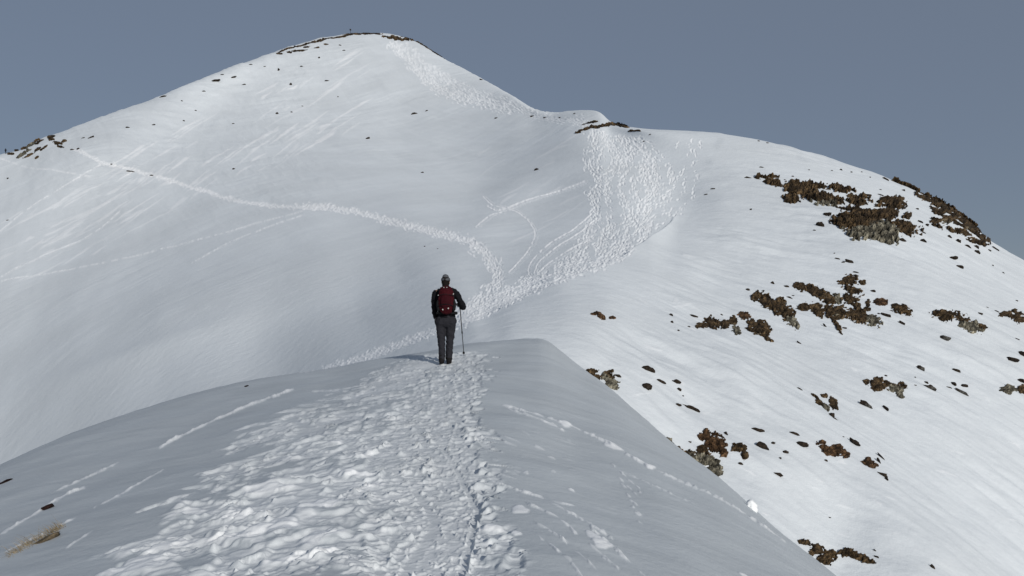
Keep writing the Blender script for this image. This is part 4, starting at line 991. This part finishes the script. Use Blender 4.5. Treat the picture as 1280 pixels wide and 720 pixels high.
# dark rock and strip poking out of the left flank of the near ridge
def near_stone(px, py, a, b, t, mat, label, name='stone', cat='stone'):
    P0 = near.pt(px, py); k = P0.y/F
    v0, f0 = ico(3); v = v0.copy(); n_ = fbm(v[:, 0]*1.4+px, v[:, 1]*1.5+v[:, 2]*1.7, 3, 3); v = v*(1+.4*n_)[:, None]
    v = v*np.array([a*k, a*.8*k, b*k]); ta = -math.radians(t); R_ = np.array([[math.cos(ta), 0, -math.sin(ta)], [0, 1, 0], [math.sin(ta), 0, math.cos(ta)]])
    v = v@R_.T
    o = mesh_obj(name, v, f0, mat, smooth=False); o.location = P0; attr(o, 'grey', np.full(len(v), -.3)); tag(o, label, cat); return o
M_peb = rock_mat('red_brown_stone', (.012, .007, .007), (.03, .014, .012), (.03, .02, .02), (.05, .03, .03), False)
near_stone(58, 636, 10, 4, -36, M_peb, 'dark red brown stone melting out on the left flank of the near ridge')
near_stone(4, 604, 10, 2.2, -26, M_peb, 'narrow black strip of stone at the left frame edge on the near ridge')
near_stone(308, 482.5, 2.5, .8, -15, M_peb, 'tiny dark stone on the skyline of the near ridge left of the hiker')

# tuft of dry grass in a melted hollow
M_grass = simple_mat('dry_grass', (.30, .23, .13), noise=.45, scale=25)
M_earth = simple_mat('bare_earth', (.10, .078, .05), noise=.5, scale=40)
g0 = near.pt(50, 676)
root = empty('grass_tuft', g0); tag(root, 'clump of dry straw coloured grass in a hollow at the lower left', 'grass tuft')
bv, bf = [], []
rr = random.Random(4)
for i in range(1100):
    t_ = rr.random(); px = 14+68*t_+rr.uniform(-4, 4); py = 699-40*t_+rr.uniform(-6, 3)*(.4+1.2*t_*(1.1-t_))
    P0 = near.pt(px, py)-g0; P0.z -= .01
    L_ = rr.uniform(.04, .13) if rr.random() < .92 else rr.uniform(.14, .24); az = rr.gauss(-.7, .7); lean = rr.uniform(.5, 1.5)
    side = Vector((math.cos(az+1.57), math.sin(az+1.57), 0))*.0022
    d_ = Vector((math.cos(az)*math.sin(lean)*-1, math.sin(az)*math.sin(lean), math.cos(lean)))
    n0 = len(bv); prev = P0
    pts_ = [P0, P0+d_*L_*.5, P0+d_*L_*.95-Vector((0, 0, L_*.25*lean))]
    for j, q_ in enumerate(pts_):
        w_ = (1-.4*j); bv += [tuple(q_-side*w_), tuple(q_+side*w_)]
    bf += [(n0, n0+1, n0+3, n0+2), (n0+2, n0+3, n0+5, n0+4)]
mesh_obj('blades', bv, bf, M_grass, root)
for (px, py, a, b, t) in [(52, 678, 27, 3.6, -29)]:
    P0 = near.pt(px, py); k = P0.y/F; v0, f0 = ico(3); v = v0*(1+.25*fbm(v0[:, 0]*3, v0[:, 1]*3+v0[:, 2], 3, 8))[:, None]
    v = v*np.array([a*k, .1, b*k]); ta = -math.radians(t); R_ = np.array([[math.cos(ta), 0, -math.sin(ta)], [0, 1, 0], [math.sin(ta), 0, math.cos(ta)]])
    v = v@R_.T+np.array(P0-g0); mesh_obj('earth', v, f0, M_earth, root)

# lump of snow caught on the edge of the near ridge
P0 = near.pt(939, float(near.S(939))+3)
v0, f0 = ico(4); v = v0*(1+.16*fbm(v0[:, 0]*1.2, v0[:, 1]*1.2+v0[:, 2]*1.4, 3, 5))[:, None]*np.array([.085, .08, .10])
ta = math.radians(-32); R_ = np.array([[math.cos(ta), 0, math.sin(ta)], [0, 1, 0], [-math.sin(ta), 0, math.cos(ta)]])
o = mesh_obj('snow_lump', v@R_.T, f0, M_near); attr(o, 'track', np.full(len(v), 1.0)); o.location = P0+Vector((0, 0, .02))
tag(o, 'white ball of snow sitting on the right edge of the near ridge', 'snow lump')
# ------------------------------------------------------------------ light, sky, camera
SUN_EL = math.radians(19.5); SUN_AZ = math.radians(27.0)     # to the right of straight behind the viewer
to_sun = Vector((math.sin(SUN_AZ)*math.cos(SUN_EL), -math.cos(SUN_AZ)*math.cos(SUN_EL), math.sin(SUN_EL)))
sd = bpy.data.lights.new('sun', 'SUN'); sd.energy = 2.9; sd.angle = math.radians(.53); sd.color = (1.0, .965, .91)
so = bpy.data.objects.new('sun', sd); COL.objects.link(so)
so.rotation_euler = to_sun.to_track_quat('Z', 'Y').to_euler(); so.location = (20, -30, 40)

w = bpy.data.worlds.new('World'); SC.world = w; w.use_nodes = True
nt = w.node_tree; bg = nt.nodes['Background']
sky = nt.nodes.new('ShaderNodeTexSky'); sky.sky_type = 'NISHITA'; sky.sun_disc = False
sky.sun_elevation = SUN_EL; sky.sun_rotation = math.pi-SUN_AZ
sky.altitude = 1900; sky.air_density = 1.0; sky.dust_density = .6; sky.ozone_density = 1.0
mixn = nt.nodes.new('ShaderNodeMix'); mixn.data_type = 'RGBA'; mixn.inputs['Factor'].default_value = .85
mixn.inputs['B'].default_value = (1.54, 1.86, 2.44, 1)
nt.links.new(sky.outputs['Color'], mixn.inputs['A']); nt.links.new(mixn.outputs['Result'], bg.inputs['Color'])
bg.inputs['Strength'].default_value = .1

cam = bpy.data.cameras.new('camera'); co = bpy.data.objects.new('camera', cam); COL.objects.link(co)
co.location = (0, 0, 0); co.rotation_euler = (math.radians(90), 0, 0)
cam.sensor_width = 36; cam.lens = 36*F/1280; cam.shift_y = (HZ-360)/1280
cam.clip_start = .1; cam.clip_end = 100000
SC.camera = co
SC.view_settings.view_transform = 'Standard'; SC.view_settings.look = 'None'; SC.view_settings.exposure = 0; SC.view_settings.gamma = 1
